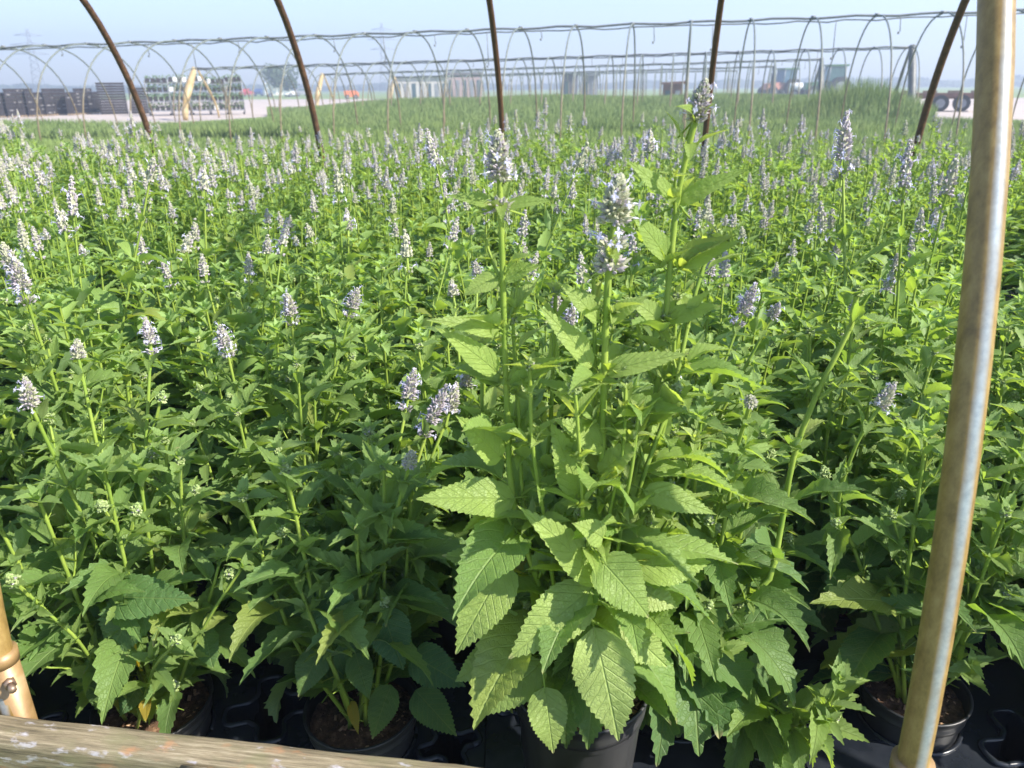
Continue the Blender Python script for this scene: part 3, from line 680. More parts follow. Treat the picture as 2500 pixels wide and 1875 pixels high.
for a in [(1095, 1078, 900, 1078, 95, .97, .93, .4, .42), (1085, 1232, 985, 1412, 122, .96, .89, .5, .45), (1262, 1283, 1100, 1422, 122, .92, .86, .4, .50),
          (1288, 1380, 1335, 1598, 146, .90, .85, .35, .58), (1178, 1498, 1195, 1626, 96, .90, .86, .4, .42), (1160, 1440, 1040, 1546, 98, .94, .90, .4, .30),
          (1330, 1340, 1440, 1440, 118, .95, .92, .5, .60), (1290, 1245, 1118, 1092, 92, .93, .91, .5, .48, 'ovate'), (1305, 1218, 1402, 1335, 112, .90, .87, .8, .30),
          (1390, 1222, 1534, 1214, 108, .96, .97, .3, .42), (1360, 1262, 1462, 1312, 100, .97, .95, .5, .66), (1252, 1065, 1188, 908, 82, .95, .95, .3, .42, 'ovate'),
          (1080, 985, 985, 898, 84, .98, .96, .4, .46, 'ovate'), (1400, 1062, 1548, 1112, 62, .95, .93, .5, .42, 'ovate'), (1082, 1408, 984, 1472, 88, .97, .94, .4, .35),
          (1098, 1330, 1112, 1470, 72, .98, .95, .4, .30), (1300, 1160, 1235, 1130, 60, .90, .88, .5, .5, 'ovate'), (1345, 1200, 1378, 1110, 90, .97, .98, .4, .38),
          (1090, 1215, 955, 1200, 92, 1.02, 1.0, .5, .32), (1395, 1330, 1500, 1240, 80, 1.0, 1.0, .6, .5), (1215, 1210, 1200, 1090, 76, .98, .98, .5, .4, 'ovate'),
          (1190, 1320, 1150, 1210, 84, 1.0, 1.02, .5, .35), (1200, 1390, 1130, 1330, 76, .97, .96, .5, .32), 
          (1400, 1400, 1425, 1490, 60, 1.02, 1.0, .5, .3), (1070, 600, 1000, 640, 50, .98, .97, .5, .5, 'ovate'), (1080, 448, 958, 422, 34, .977, .97, .5, .36, 'lance'),
          (1084, 448, 1195, 434, 34, .977, .97, .5, .36, 'lance'), (1462, 440, 1350, 345, 46, 1.02, 1.0, .25, .40, 'lance'), (1466, 440, 1615, 365, 46, 1.02, 1.0, .35, .36, 'lance'),
          (1078, 720, 922, 690, 44, .975, .94, .4, .5, 'lance'), (1068, 800, 938, 706, 58, .975, .94, .4, .45, 'ovate'), (1098, 822, 1228, 772, 50, .98, .97, .5, .5, 'ovate'),
          (1275, 785, 1163, 660, 60, .965, .95, .4, .5, 'ovate'), (1318, 802, 1490, 764, 54, .96, .94, .5, .5, 'ovate'), (1298, 960, 1195, 905, 74, .96, .94, .4, .45, 'ovate'),
          (1440, 560, 1356, 455, 50, 1.02, 1.0, .4, .42, 'lance'), (1462, 575, 1605, 520, 48, 1.02, 1.0, .4, .42, 'lance'), (1432, 700, 1345, 640, 52, 1.02, 1.0, .5, .5, 'ovate'),
          (1440, 690, 1560, 660, 50, 1.02, 1.0, .5, .45, 'ovate'), (1400, 900, 1500, 830, 66, 1.0, .99, .4, .4, 'ovate'), (1300, 1020, 1395, 940, 62, .96, .95, .5, .55, 'ovate'),
          (1290, 690, 1205, 610, 44, .96, .95, .5, .5, 'ovate'), (1318, 690, 1400, 640, 44, .96, .95, .5, .55, 'ovate'), (1085, 600, 1175, 572, 40, .98, .97, .4, .4, 'lance'),
          (1497, 262, 1455, 228, 26, 1.01, .98, 1.4, .45, 'ovate'), (1503, 255, 1545, 222, 20, 1.01, 1.0, .8, .6, 'lance')]:
    xleaf(*a)
hero = P.emit('potted_hyssop', hb, 0, 'hero')
P_HERO = hero
o = link('flower_whorl', WHORL, hero); o.matrix_local = Matrix.Translation(loc_(1318, 580, .958)) @ Matrix.Diagonal((1.15, 1.15, 1.2, 1))
o = link('flower_whorl', WHORL, hero); o.matrix_local = Matrix.Translation(loc_(1081, 452, .977)) @ Matrix.Diagonal((.8, .8, .9, 1))
for ch in hero.children:
    if ch.name.startswith('pot'): ch.scale = (1, 1, HERO_H / POTH)
    if ch.name.startswith('soil'): ch.location.z = HERO_H * .86
tag(hero, 'tall bright hyssop in a ribbed black pot, raised in front of the rows', 'potted plant')

# ------------------------------------------------------------------ the crop: rows of potted plants
HINT = [  # tops of flower spikes read in the photo (2212-wide coordinates), size
    (45, 795, 1.15), (155, 710, 1.0), (316, 692, .85), (747, 440, 1.2), (603, 470, 1.1), (435, 548, 1.0), (531, 548, 1.0), (875, 480, 1.4), (978, 585, 1.1), (755, 615, .95),
    (968, 815, 1.35), (925, 835, 1.35), (878, 795, 1.2), (1005, 775, 1.3), (880, 948, .9), (1612, 605, 1.4), (1570, 535, 1.1), (1912, 822, 1.0), (1626, 828, .6), (1940, 548, .55),
    (975, 468, .95), (1128, 455, 1.05), (1148, 545, 1.1), (1030, 560, .7), (1228, 655, .8), (310, 310, 1.35), (143, 395, 1.25), (125, 435, 1.1), (5, 485, 1.35), (30, 545, 1.35),
    (1835, 245, 1.45), (1968, 318, 1.35), (1250, 288, 1.35), (1407, 265, 1.3), (938, 278, 1.4), (725, 350, 1.2), (432, 350, 1.2), (2062, 330, 1.6), (1672, 640, .8), (570, 500, .8)]
hints = []
for x, y, sz in HINT:
    zt = 1.20 if y < 300 and x > 1200 else (1.12 if y < 330 else 1.06 if y < 520 else 1.0)
    if y > 540: sz *= .80
    if (x, y) in ((968, 815), (925, 835), (878, 795), (1005, 775), (880, 948)): zt = .88
    YY = {(1835, 245): 1.75, (1968, 318): 1.85, (310, 310): 2.0, (1250, 288): 2.2, (1407, 265): 2.4, (938, 278): 2.2, (725, 350): 2.2, (5, 485): 1.5, (30, 545): 1.45,
          (143, 395): 2.0, (125, 435): 1.95, (2062, 330): 2.1, (432, 350): 2.3}.get((x, y))
    w_ = at_z(x * D2, y * D2, zt) if YY is None else dy(x, y, YY); hints.append([w_, sz, False])

rows = []
front = [(-1.16, 1.16, 'std'), (-.724, 1.184, 'wide'), (-.303, 1.17, 'wide'), (.345, 1.245, 'std'), (.815, 1.21, 'std'), (1.24, 1.19, 'std')]
rows.append(front)
PITCHX, PITCHY = .43, .335
for r_ in range(1, 15):
    Y0 = 1.19 + r_ * PITCHY; row = []
    half = 0.70 * (Y0 + .25) + .60
    off = .21 if r_ % 2 else 0
    k0 = int(-half / PITCHX) - 1
    for k in range(k0, -k0 + 1):
        X = -.30 + off + k * PITCHX
        if abs(X) > half: continue
        Y = Y0 - X * math.tan(R(2.0)) * min(1, r_ / 4) - max(0, X) * .05 * r_ / 12
        # stay inside the far legs
        lim = (at_d(1226, 322, deps[2]).y) - (X) * math.tan(A_ROW) + .70
        if Y > lim: continue
        row.append((X + random.uniform(-.02, .02), Y + random.uniform(-.02, .02), 'std'))
    rows.append(row)

def place(hts, X, Y, reach):
    out = []
    for h in hts:
        if h[2]: continue
        if math.hypot(h[0].x - X, h[0].y - Y) < reach: h[2] = True; out.append(h)
    return out
ORD = ['front', 'second', 'third', 'fourth', 'fifth', 'sixth', 'seventh', 'eighth', 'ninth', 'tenth', 'eleventh', 'twelfth', 'thirteenth', 'fourteenth', 'fifteenth']
CNT = ['first', 'second', 'third', 'fourth', 'fifth', 'sixth', 'seventh', 'eighth', 'ninth', 'tenth', 'eleventh', 'twelfth', 'thirteenth', 'fourteenth', 'fifteenth', 'sixteenth', 'seventeenth', 'eighteenth', 'nineteenth', 'twentieth', 'twenty-first', 'twenty-second', 'twenty-third', 'twenty-fourth', 'twenty-fifth', 'twenty-sixth', 'twenty-seventh', 'twenty-eighth', 'twenty-ninth', 'thirtieth']

def generic_plant(lod, seed, hl=(), base=None, spikes=3, nst=7, height=.80, low=True, size=1.0, young=0.0, lf=.09, clear=None):
    """a random plant; hl = world targets for spike tips"""
    p = Plant(lod, seed); rg = p.rg; zb = POTH * .86; p.clear = clear
    ph = rg.uniform(0, 6)
    for h, sz, _ in hl:
        t = h - base; Lsp = .066 * sz
        t = t - UP * Lsp
        p.stem([(rg.uniform(-.02, .02), rg.uniform(-.02, .02), zb), (t.x * .35, t.y * .35, zb + (t.z - zb) * .5), (t.x, t.y, t.z)], .0042, size, 'spike', spike_s=sz, node=.068 if lod < 2 else .08, branch=.45, young=young)
    for i in range(nst):
        a = ph + i * 2.4; rr = .045 + .125 * math.sqrt((i + .5) / nst) * rg.uniform(.7, 1.15)
        hh = height * rg.uniform(.80, 1.0) * (1 - .12 * rr / .2)
        tip = 'spike' if i < spikes else ('bud' if rg.random() < .55 else 'leaf')
        if tip == 'spike': hh = height * rg.uniform(.88, 1.10)
        e = Vector((math.cos(a) * rr, math.sin(a) * rr, zb + hh - (.07 if tip == 'spike' else .03)))
        p.stem([(math.cos(a) * .025, math.sin(a) * .025, zb), (e.x * .70, e.y * .70, zb + hh * .42), e], .0042, size, tip, node=.057 if lod < 2 else .070, branch=.45, spike_s=rg.uniform(.55, 1.25), young=young, leaf_from=lf)
    if low:
        for i in range(4):
            a = ph + i * 1.6 + .5; rr = rg.uniform(.10, .17)
            e = Vector((math.cos(a) * rr, math.sin(a) * rr, zb + rg.uniform(.10, .32)))
            p.stem([(math.cos(a) * .03, math.sin(a) * .03, zb), (e.x * .6, e.y * .6, zb + (e.z - zb) * .7), e], .0032, size * .9, 'leaf', h0=.05, node=.055, branch=.3, young=young - .05)
    return p

# front row -------------------------------------------------------
def local(b, pts): return [dy(x, y, Y) - b for x, y, Y in pts]
front_lab = ['hyssop at the left frame edge behind the bolted ground sleeve',
    'hyssop over the left timber end with yellow leaves at its base',
    'hyssop in the black pot left of the raised plant, leaning stem and fibrous brown soil',
    'hyssop right of the raised plant, one stem lying sideways then bending upright',
    'hyssop in the black pot directly behind the thick stained hoop pipe at right',
    'hyssop at the right frame edge, outside the thick hoop pipe']
for k, (X, Y, pk) in enumerate(front):
    b = Vector((X, Y, .02))
    zb = POTH * .86
    hl = place(hints, X, Y, .27)
    p = generic_plant(1, 100 + k, hl, b, spikes=0, nst=11, height=.70 if k in (1, 2) else .74, low=k not in (1, 2), lf=.12, size=1.14, clear={1: .31, 2: .34, 4: .30}.get(k))
    p.clear = .27 if k in (1, 2) else None
    def Z(dx, dyy): return Vector((dx, dyy, zb))
    if k == 1:
        p.stem([Z(.03, 0)] + local(b, [(460, 1270, 1.12), (480, 1210, 1.12), (600, 1180, 1.14)]), .0034, .85, 'leaf', h0=.1)
        p.stem([Z(.04, -.02)] + local(b, [(400, 1440, 1.06), (455, 1330, 1.04), (520, 1230, 1.04)]), .0032, .62, 'leaf', h0=.1, node=.09)
        p.stem([Z(-.02, -.04)] + local(b, [(330, 1450, 1.02), (370, 1400, 1.0), (378, 1385, .99)]), .003, .75, 'bud', h0=.1)
        p.stem([Z(-.05, -.02)] + local(b, [(180, 1400, 1.03), (110, 1330, 1.0), (35, 1260, .97)]), .0034, .6, 'bud', h0=.5, node=.045, young=.1)
        p.stem([Z(-.05, 0)] + local(b, [(160, 1450, 1.06), (90, 1440, 1.03), (30, 1400, 1.0)]), .003, .5, 'bud', h0=.5, node=.045, young=.1)
        for bx, by, tx, ty, w_, a_, sk in ((300, 1300, 210, 1440, 105, .22, 0), (250, 1290, 400, 1290, 95, .2, 0), (300, 1440, 275, 1400, 40, .4, 1.0), (318, 1505, 310, 1555, 32, .5, 1.0),
                                   (225, 1430, 210, 1560, 105, .25, 0), (445, 1375, 455, 1440, 62, .2, 0), (300, 1480, 255, 1545, 62, .08, 0)):
            b_, t_ = local(b, [(bx, by, 1.08), (tx, ty, 1.03)]); d = t_ - b_
            p.fo.leaf(b_, d, (0, -.8, .8), d.length, w_ * D2 / FPX * 1.3, .35, .15, 'broad', a_, sk, lod=0)
    if k == 2:
        p.stem([Z(-.02, -.03)] + local(b, [(752, 1520, 1.09), (700, 1400, 1.06), (670, 1330, 1.06), (640, 1250, 1.08)]), .0042, .95, 'leaf', h0=.15, node=.085)
        for bx, by, tx, ty, w_, a_, sk in ((760, 1520, 770, 1580, 26, .5, .9), (840, 1490, 800, 1600, 70, .35, 0), (770, 1420, 795, 1510, 60, .35, 0), (690, 1410, 640, 1505, 70, .3, 0),
                                   (900, 1420, 1000, 1480, 90, .15, 0), (905, 1500, 985, 1590, 80, .2, 0), (830, 1330, 870, 1450, 95, .12, 0), (720, 1270, 720, 1400, 95, .12, 0)):
            b_, t_ = local(b, [(bx, by, 1.09), (tx, ty, 1.03)]); d = t_ - b_
            p.fo.leaf(b_, d, (0, -.8, .8), d.length, w_ * D2 / FPX * 1.3, .35, .15, 'broad', a_, sk, lod=0)
    if k == 3:
        p.stem([Z(-.05, -.02)] + local(b, [(1480, 1330, 1.10), (1590, 1300, 1.08), (1660, 1255, 1.08), (1692, 1110, 1.10), (1715, 985, 1.10), (1765, 850, 1.10), (1840, 700, 1.10), (1850, 640, 1.10)]), .0056, 1.0, 'bud', h0=.1, node=.10, phase=.3, branch=.4)
        p.stem([Z(.06, -.04)] + local(b, [(1660, 1520, 1.12), (1720, 1560, 1.08), (1780, 1530, 1.04), (1812, 1475, 1.03)]), .0034, 1.0, 'leaf', h0=.1, node=.04, young=.15, branch=.3)
        p.stem([Z(.05, -.05)] + local(b, [(1700, 1560, 1.08), (1760, 1590, 1.04), (1785, 1560, 1.02)]), .003, .95, 'leaf', h0=.1, node=.04, young=.1, branch=.3)
    if k == 4:
        p.stem([Z(-.02, 0)] + local(b, [(1850, 1200, 1.2), (1810, 1100, 1.15), (1850, 960, 1.12), (1900, 880, 1.12)]), .0042, .9, 'spike', spike_s=.85, node=.07)
    root = p.emit('potted_hyssop', b, 0, pk)
    tag(root, front_lab[k], 'potted plant', 'potted plants in the crop rows')

# near rows: each plant its own growth; the rest: copies of a handful of growths
protos = []
for i in range(10):
    p = generic_plant(3, 900 + i, spikes=[6, 7, 5, 6, 6, 7, 6, 5, 7, 6][i], nst=[11, 12, 10, 11, 12, 12, 11, 10, 12, 11][i], height=.80, low=False, size=.95, young=.03)
    r_ = p.emit('potted_hyssop', (0, 0, 0), 0, None, merge=True); protos.append(r_)
used = set()
def copy_tree(o, parent=None):
    c = o.copy(); C.objects.link(c); c.parent = parent
    for ch in o.children: copy_tree(ch, c)
    return c
total = 0
for r_ in range(1, len(rows)):
    for k, (X, Y, pk) in enumerate(rows[r_]):
        b = Vector((X, Y, .02)); unique = r_ <= 4
        if unique:
            hl = place(hints, X, Y, .30)
            lod = 1 if r_ <= 1 else 2
            nsp = 0 if X < .2 and r_ < 2 else (1 + (k % 2))
            if r_ <= 2: nsp = 2 + k % 2
            if r_ >= 3: nsp = 3
            p = generic_plant(lod, 300 + r_ * 40 + k, hl, b, spikes=max(0, nsp - len(hl)), nst=10 if lod < 2 else 11, height=.76 if r_ == 1 else .79, low=r_ <= 1, young=.02 * r_, size=1.14 if r_ <= 2 else 1.04)
            root = p.emit('potted_hyssop', b, 0, pk if r_ <= 2 else None, merge=lod >= 2)
            lab = f'leafy hyssop in the {ORD[r_]} row from the front, {CNT[k]} from the left frame edge'
            tag(root, lab, 'potted plant', 'potted plants in the crop rows')
        else:
            i = (k * 3 + r_ * 7) % len(protos)
            if i not in used: used.add(i); root = protos[i]
            else: root = copy_tree(protos[i])
            root.location = b; root.rotation_euler = (0, 0, random.uniform(0, 6.28)); s_ = random.uniform(.94, 1.06); root.scale = (s_, s_, s_ * (random.uniform(.96, 1.10)) * (1 + .004 * r_))
            lab = f'leafy hyssop in the {ORD[r_]} row from the front, {CNT[k]} from the left frame edge'
            tag(root, lab, 'potted plant', 'potted plants in the crop rows')
        total += 1
# stray tall spikes that were not claimed
print('plants', total, 'unclaimed hints', sum(1 for h in hints if not h[2]))
for i, r_ in enumerate(protos):
    if i not in used:
        for ch in list(r_.children): bpy.data.objects.remove(ch)
        bpy.data.objects.remove(r_)

# ------------------------------------------------------------------ carrying trays between the pots
def tray(x0, x1, y0, y1, stars, pots, label):
    cu = bpy.data.curves.new('deck', 'CURVE'); cu.dimensions = '2D'; cu.fill_mode = 'BOTH'; cu.extrude = .004
    def spl(pts):
        sp = cu.splines.new('POLY'); sp.points.add(len(pts) - 1)
        for q, (x, y) in zip(sp.points, pts): q.co = (x, y, 0, 1)
        sp.use_cyclic_u = True
    def outline(cx, cy, r, n=72, lob=4, amp=.30, ph=.6):
        return [(cx + r * (1 + amp * math.tanh(2.5 * math.sin(lob * t + ph))) * math.cos(t), cy + r * (1 + amp * math.tanh(2.5 * math.sin(lob * t + ph))) * math.sin(t)) for t in [2 * math.pi * i / n for i in range(n)]]
    spl([(x0, y0), (x1, y0), (x1, y1), (x0, y1)])
    root = empty('carrying_tray', ((x0 + x1) / 2, (y0 + y1) / 2, 0))
    off = Vector(((x0 + x1) / 2, (y0 + y1) / 2, 0))
    rim = MB(); well = MB()
    for (px_, py_, r_) in pots:
        spl([(px_ + r_ * math.cos(2 * math.pi * i / 40), py_ + r_ * math.sin(2 * math.pi * i / 40)) for i in range(40)])
        rim.tube([(px_ + (r_ + .006) * math.cos(2 * math.pi * i / 40) - off.x, py_ + (r_ + .006) * math.sin(2 * math.pi * i / 40) - off.y, DECK) for i in range(41)], .005, 6)
    for (cx, cy, r_, ph) in stars:
        o_ = outline(cx, cy, r_, ph=ph); spl(o_)
        rim.tube([(x - off.x, y - off.y, DECK + .004) for x, y in o_ + o_[:1]], .0065, 6)
        k_ = len(o_)
        well = MB(); well.add([(x - off.x, y - off.y, DECK - .002) for x, y in o_] + [(off.x * 0 + (x - cx) * .8 + cx - off.x, (y - cy) * .8 + cy - off.y, DECK - .10) for x, y in o_],
                 [(i, (i + 1) % k_, k_ + (i + 1) % k_, k_ + i) for i in range(k_)] + [tuple(range(2 * k_ - 1, k_ - 1, -1))])
        well.build('moulded_recess', TRAYM, root)
    ob = bpy.data.objects.new('tmp', cu); C.objects.link(ob); bpy.context.view_layer.update()
    me = bpy.data.meshes.new_from_object(ob.evaluated_get(bpy.context.evaluated_depsgraph_get())); bpy.data.objects.remove(ob)
    me.transform(Matrix.Translation((-off.x, -off.y, DECK - .004))); me.materials.clear(); me.materials.append(TRAYM)
    link('deck', me, root); rim.build('raised_rim', TRAYM, root)
    sk = MB()
    for (a, b_) in (((x0, y0), (x1, y0)), ((x1, y0), (x1, y1)), ((x1, y1), (x0, y1)), ((x0, y1), (x0, y0))):
        sk.box((((a[0] + b_[0]) / 2 - off.x) * .995, ((a[1] + b_[1]) / 2 - off.y) * .995, (DECK - .012) / 2), (max(.006, abs(a[0] - b_[0]) - .01), max(.006, abs(a[1] - b_[1]) - .01), DECK - .012))
    sk.build('skirt', TRAYM, root)
    tag(root, label, 'plant tray', 'black plant trays along the front')
EPS = .003
tray(-1.40, -.404, .98, 1.375, [(-.935, 1.14, .07, .2), (-.513, 1.24, .072, .5)], [(-1.16, 1.16, .094), (-.724, 1.184, .098)], 'black moulded plant tray under the leftmost front pots, against the timber')
tray(-.404 + EPS, -.06, .98, 1.375, [(-.13, 1.14, .048, 0)], [(-.303, 1.17, .098)], 'black moulded plant tray round the pot just left of the raised plant')
tray(-.06 + EPS, .56, .86, 1.375, [(.30, .96, .06, .9), (.02, 1.25, .045, .4)], [(.345, 1.245, .092)], 'black moulded plant tray that the raised pot stands on')
tray(.56 + EPS, 1.13, .86, 1.375, [(.70, .97, .065, .4), (1.02, 1.12, .078, 1.2), (.93, .95, .06, .3)], [(.815, 1.21, .092)], 'black tray with curved cut-outs at the foot of the thick hoop pipe')
tray(1.13 + EPS, 1.48, .86, 1.375, [(1.24, .99, .06, .7)], [(1.24, 1.19, .092)], 'black tray with a raised curved rim in the bottom right corner')

# ------------------------------------------------------------------ other hoop houses behind
ROWA = R(12)
hu = Vector((math.cos(ROWA), -math.sin(ROWA), 0)); hv = Vector((math.sin(ROWA), math.cos(ROWA), 0))
def depth_at(dc, px): x = (px - 1250) / FPX; return dc / (1 + math.tan(ROWA) * .93 * x)
def hoop_house(dc, pL, pR, w, label, ext=(0, 0), lend=True, rend=True, r=.019, droppers=True, rib=1.3):
    A = at_d(pL[0], pL[1], depth_at(dc, pL[0])); B = at_d(pR[0], pR[1], depth_at(dc, pR[0]))
    root = empty('hoop_house', (A.x, A.y, 0)); o0 = Vector((A.x, A.y, 0))
    d = B - A; L = d.length; du = d.normalized(); n = int(L / rib)
    dh = Vector((du.x, du.y, 0)).normalized(); vv = Vector((-dh.y, dh.x, 0))
    rg = random.Random(int(dc))
    q = MB()
    pts = [A + du * (L * i / (n * 3)) + UP * (.02 * math.sin(i * 1.7 + dc)) - o0 for i in range(n * 3 + 1)]
    q.tube(pts, r * 1.35, 6); q.build('ridge_pipe', RIDGE, root)
    q = MB(); pts = [A + du * (L * i / (n * 4)) + UP * (-.05 - .05 * abs(math.sin(i * .9 + dc)) * rg.random()) + vv * .05 - o0 for i in range(n * 4 + 1)]
    q.tube(pts, r * .8, 5); q.build('irrigation_line', RIDGE, root)
    hm = MB()
    for i in range(n + 1):
        c = A + du * (L * i / n); H = c.z
        th = [math.pi * (j / 22) for j in range(23)]
        ap = []
        for t in th:
            cx = math.cos(t); sx = math.sin(t); ap.append(Vector((c.x, c.y, 0)) - vv * (w * cx * (1.0 if sx > .0 else 1)) * (abs(cx) ** -.12 if abs(cx) > .01 else 1) * 1.0 + UP * (H * sx ** .86) - o0)
        m_ = MB(); m_.tube(ap, r, 6); m_.build('hoop', HOOP, root)
        cl = MB(); cl.box(c - o0 + UP * .015, (.09, .07, .06), math.atan2(dh.y, dh.x)); cl.build('clip', RIDGE, root)
    if droppers:
        for i in range(n * 1):
            if rg.random() < .25: continue
            c = A + du * (L * (i + .37) / n) - o0; l = rg.uniform(.45, .85) * (1 if i % 2 else .45)
            m_ = MB(); m_.tube([c - UP * .06, c - UP * l + du * .03], .010, 5); m_.tube([c - UP * l, c - UP * (l + .05)], .02, 6); m_.build('dropper', RIDGE, root)
    for flag, E, sg, fm in ((lend, A, -1, FILM), (rend, B, 1, FILMD)):
        if not flag: continue
        m_ = MB()
        for side in (-1, 1):
            pts, rad = [], []
            for j in range(12):
                t = j / 11; a = R(88) * (1 - t) ** 1.0
                cx = math.cos(a) if True else 0
                p_ = Vector((E.x, E.y, 0)) + vv * side * w * (.06 + .62 * math.sin(t * math.pi / 2) ** 1.2) * (.9) + UP * (E.z * (1 - t) + .02) - o0 + dh * sg * .05
                pts.append(p_); rad.append((.10 + .05 * math.sin(t * 3.0) + rg.uniform(-.02, .02)) * (1.15 if side < 0 else .45))
            m_.tube(pts, rad, 8)
        m_.build('gathered_film', fm, root)
    tag(root, label, 'hoop house', 'bare hoop houses beyond the crop')
hoop_house(18.3, (-90, 119), (2640, 20), 2.35, 'nearest bare hoop house, its long ridge pipe crossing the whole sky', lend=False, rend=False)
hoop_house(33.5, (480, 167), (2222, 114), 2.35, 'second bare hoop house, from the tan film bundle to the dark folded end', r=.026)
hoop_house(48.5, (790, 181), (2003, 144), 2.35, 'third bare hoop house back, ending just left of the green-windowed tractor', r=.030)
hoop_house(63.0, (965, 188), (1889, 162), 2.35, 'fourth bare hoop house back, ending beside the blue-cabbed tractor', r=.034, droppers=False, rib=1.6)
hoop_house(80.0, (1090, 186), (1800, 172), 2.35, 'farthest bare hoop house, a faint low row of hoops in the haze', r=.036, droppers=False, lend=False, rend=False, rib=2.0)

# ------------------------------------------------------------------ weeds beyond the crop
WEED = translucent_mat('weed_green', [(0.3, (0.19, 0.27, 0.07)), (0.6, (0.26, 0.34, 0.10)), (0.8, (0.36, 0.38, 0.17))], .8, .3, .7)
flat_weed = translucent_mat('dark_weed_green', [(0.3, (0.16, 0.235, 0.07)), (0.6, (0.22, 0.29, 0.095)), (0.8, (0.29, 0.32, 0.14))], .8, .25, .7)
def weeds(name, n, region, hfun, wid, seed, m=WEED):
    rg = np.random.default_rng(seed)
    X = rg.uniform(region[0], region[1], n * 3); Y = region[2] + (region[3] - region[2]) * rg.uniform(0, 1, n * 3) ** 1.3
    H = hfun(X, Y); k = H > .05; X, Y, H = X[k][:n], Y[k][:n], H[k][:n]; n = len(X)
    a = rg.uniform(0, 6.28, n); H = H * (1.02 - .40 * rg.uniform(0, 1, n) ** 2.2); ln = rg.uniform(-.25, .25, (n, 2)) * H[:, None]
    wv = wid * rg.uniform(.6, 1.5, n) * (1 + Y / 18)
    ca, sa = np.cos(a) * wv, np.sin(a) * wv
    z0 = np.zeros(n)
    def pt(f, s, w_): return np.stack([X + ln[:, 0] * f * f + s * ca * w_, Y + ln[:, 1] * f * f + s * sa * w_, H * f], -1)
    V = np.stack([pt(0, -1, .5), pt(0, 1, .5), pt(.5, 1, 1), pt(.5, -1, 1), pt(1, 0, 0)], 1).reshape(-1, 3)
    b = np.arange(n)[:, None] * 5
    F = np.concatenate([b + np.array([[0, 1, 2, 3]]), np.concatenate([b + np.array([[3, 2, 4]]), np.full((n, 1), -1)], 1)])
    o = link(name, np_mesh(name, V, F, m, smooth=False)); o['kind'] = 'stuff'; return o
def lim_far(X): return at_d(1226, 322, deps[2]).y - X * math.tan(A_ROW)
def h_near(X, Y):
    h = (.46 + .05 * np.sin(X * 1.3 + Y) + .04 * np.sin(Y * 1.7)) * np.where(X / Y < -.25, .66, 1)
    return np.where(Y > lim_far(X) + .95, h, 0)
weeds('weeds', 110000, (-16, 14, 5, 24), h_near, .006, 1)
def yard_gap(X, Y):     # keep the gravel clear
    az = X / Y
    left = (az < -.30) & (Y > 27)
    right = (az > .47) & (Y > 23)
    return left | right
def h_mid(X, Y):
    az = X / Y
    h = .50 + .06 * np.sin(X * .7) + .50 * np.clip((Y - 25) / 12, 0, 1) * (np.clip((az + .28) / .2, 0, 1))
    mound = 1.05 * np.exp(-((X - 11.8) / 1.9) ** 2 - ((Y - 27.0) / 2.2) ** 2)
    return np.where(yard_gap(X, Y) & (mound < .3), 0, h + mound)
weeds('tall_weeds', 170000, (-26, 30, 21, 46), h_mid, .0075, 2, flat_weed)

# ------------------------------------------------------------------ things in the far yard
def flat(name, col, rough=.6, metallic=0., var=.25, scale=3.):
    a = tuple(c * (1 - var) for c in col); b = tuple(min(1, c * (1 + var)) for c in col)
    return simple(name, [(.3, a), (.7, b)], scale, rough, metallic)
DARKP = flat('dark_crate_plastic', (.028, .022, .025), var=.5, scale=5); GREYP = flat('grey_crate_plastic', (.25, .24, .24), var=.4)
WHITE = flat('white_paint', (.72, .72, .70), .45, var=.08); RED = flat('red_paint', (.45, .045, .04), .35); BLUEP = flat('blue_paint', (.05, .09, .22), .35)
ORANGE = flat('orange_paint', (.75, .20, .06), .5); GLASS = flat('tinted_glass', (.05, .09, .10), .12); GREENG = flat('green_cab_glass', (.05, .12, .12), .1)
TYRE = flat('tyre_rubber', (.02, .02, .02), .85); BROWN = flat('brown_wood', (.17, .08, .05), .8); STEEL = flat('grey_steel', (.22, .23, .25), .5)
PALLET = flat('pallet_wood', (.26, .19, .12), .85); TRGREEN = flat('tractor_green', (.05, .14, .05), .4); CONC = flat('pale_wall', (.50, .47, .44), .8, var=.12)
def base_at(px, dist):
    r = ray(px, 230); t = dist / math.hypot(r.x, r.y); return Vector((r.x * t, r.y * t, 0))
def facing(px): r = ray(px, 230); return -math.atan2(r.x, r.y)
# crate stacks
rg = random.Random(21)
for i in range(24):
    px = -8 + i * 13.2 + rg.uniform(-2, 2)
    if 238 < px < 300: continue
    dist = 52 + rg.uniform(-1, 1) + i * .25; root = empty('crate_stack', base_at(px, dist), facing(px) + rg.uniform(-.05, .05)); h = rg.choice([6, 7, 7, 6, 7])
    pl = MB(); pl.box((0, 0, .07), (.44, .8, .04)); [pl.box((x, 0, .025), (.07, .8, .05)) for x in (-.17, 0, .17)]; pl.build('pallet', PALLET, root, smooth=False)
    for j in range(h):
        z = .09 + j * .20; c = MB(); j2 = rg.uniform(-.015, .015)
        c.box((j2, 0, z + .02), (.38, .72, .03)); c.box((j2, -.35, z + .10), (.38, .02, .19)); c.box((j2, .35, z + .10), (.38, .02, .19)); c.box((j2 - .18, 0, z + .10), (.02, .68, .19)); c.box((j2 + .18, 0, z + .10), (.02, .68, .19)); c.box((j2, -.362, z + .175), (.41, .03, .03)); c.box((j2, -.364, z + .09), (.16, .02, .05), mi=1)
        c.build('crate', [DARKP, GREYP if rg.random() < .30 else DARKP], root, smooth=False)
    tag(root, f'dark crate stack on a pallet, {CNT[min(i, 23)]} from the left in the gravel yard', 'crate stack', 'crate stacks in the far yard')
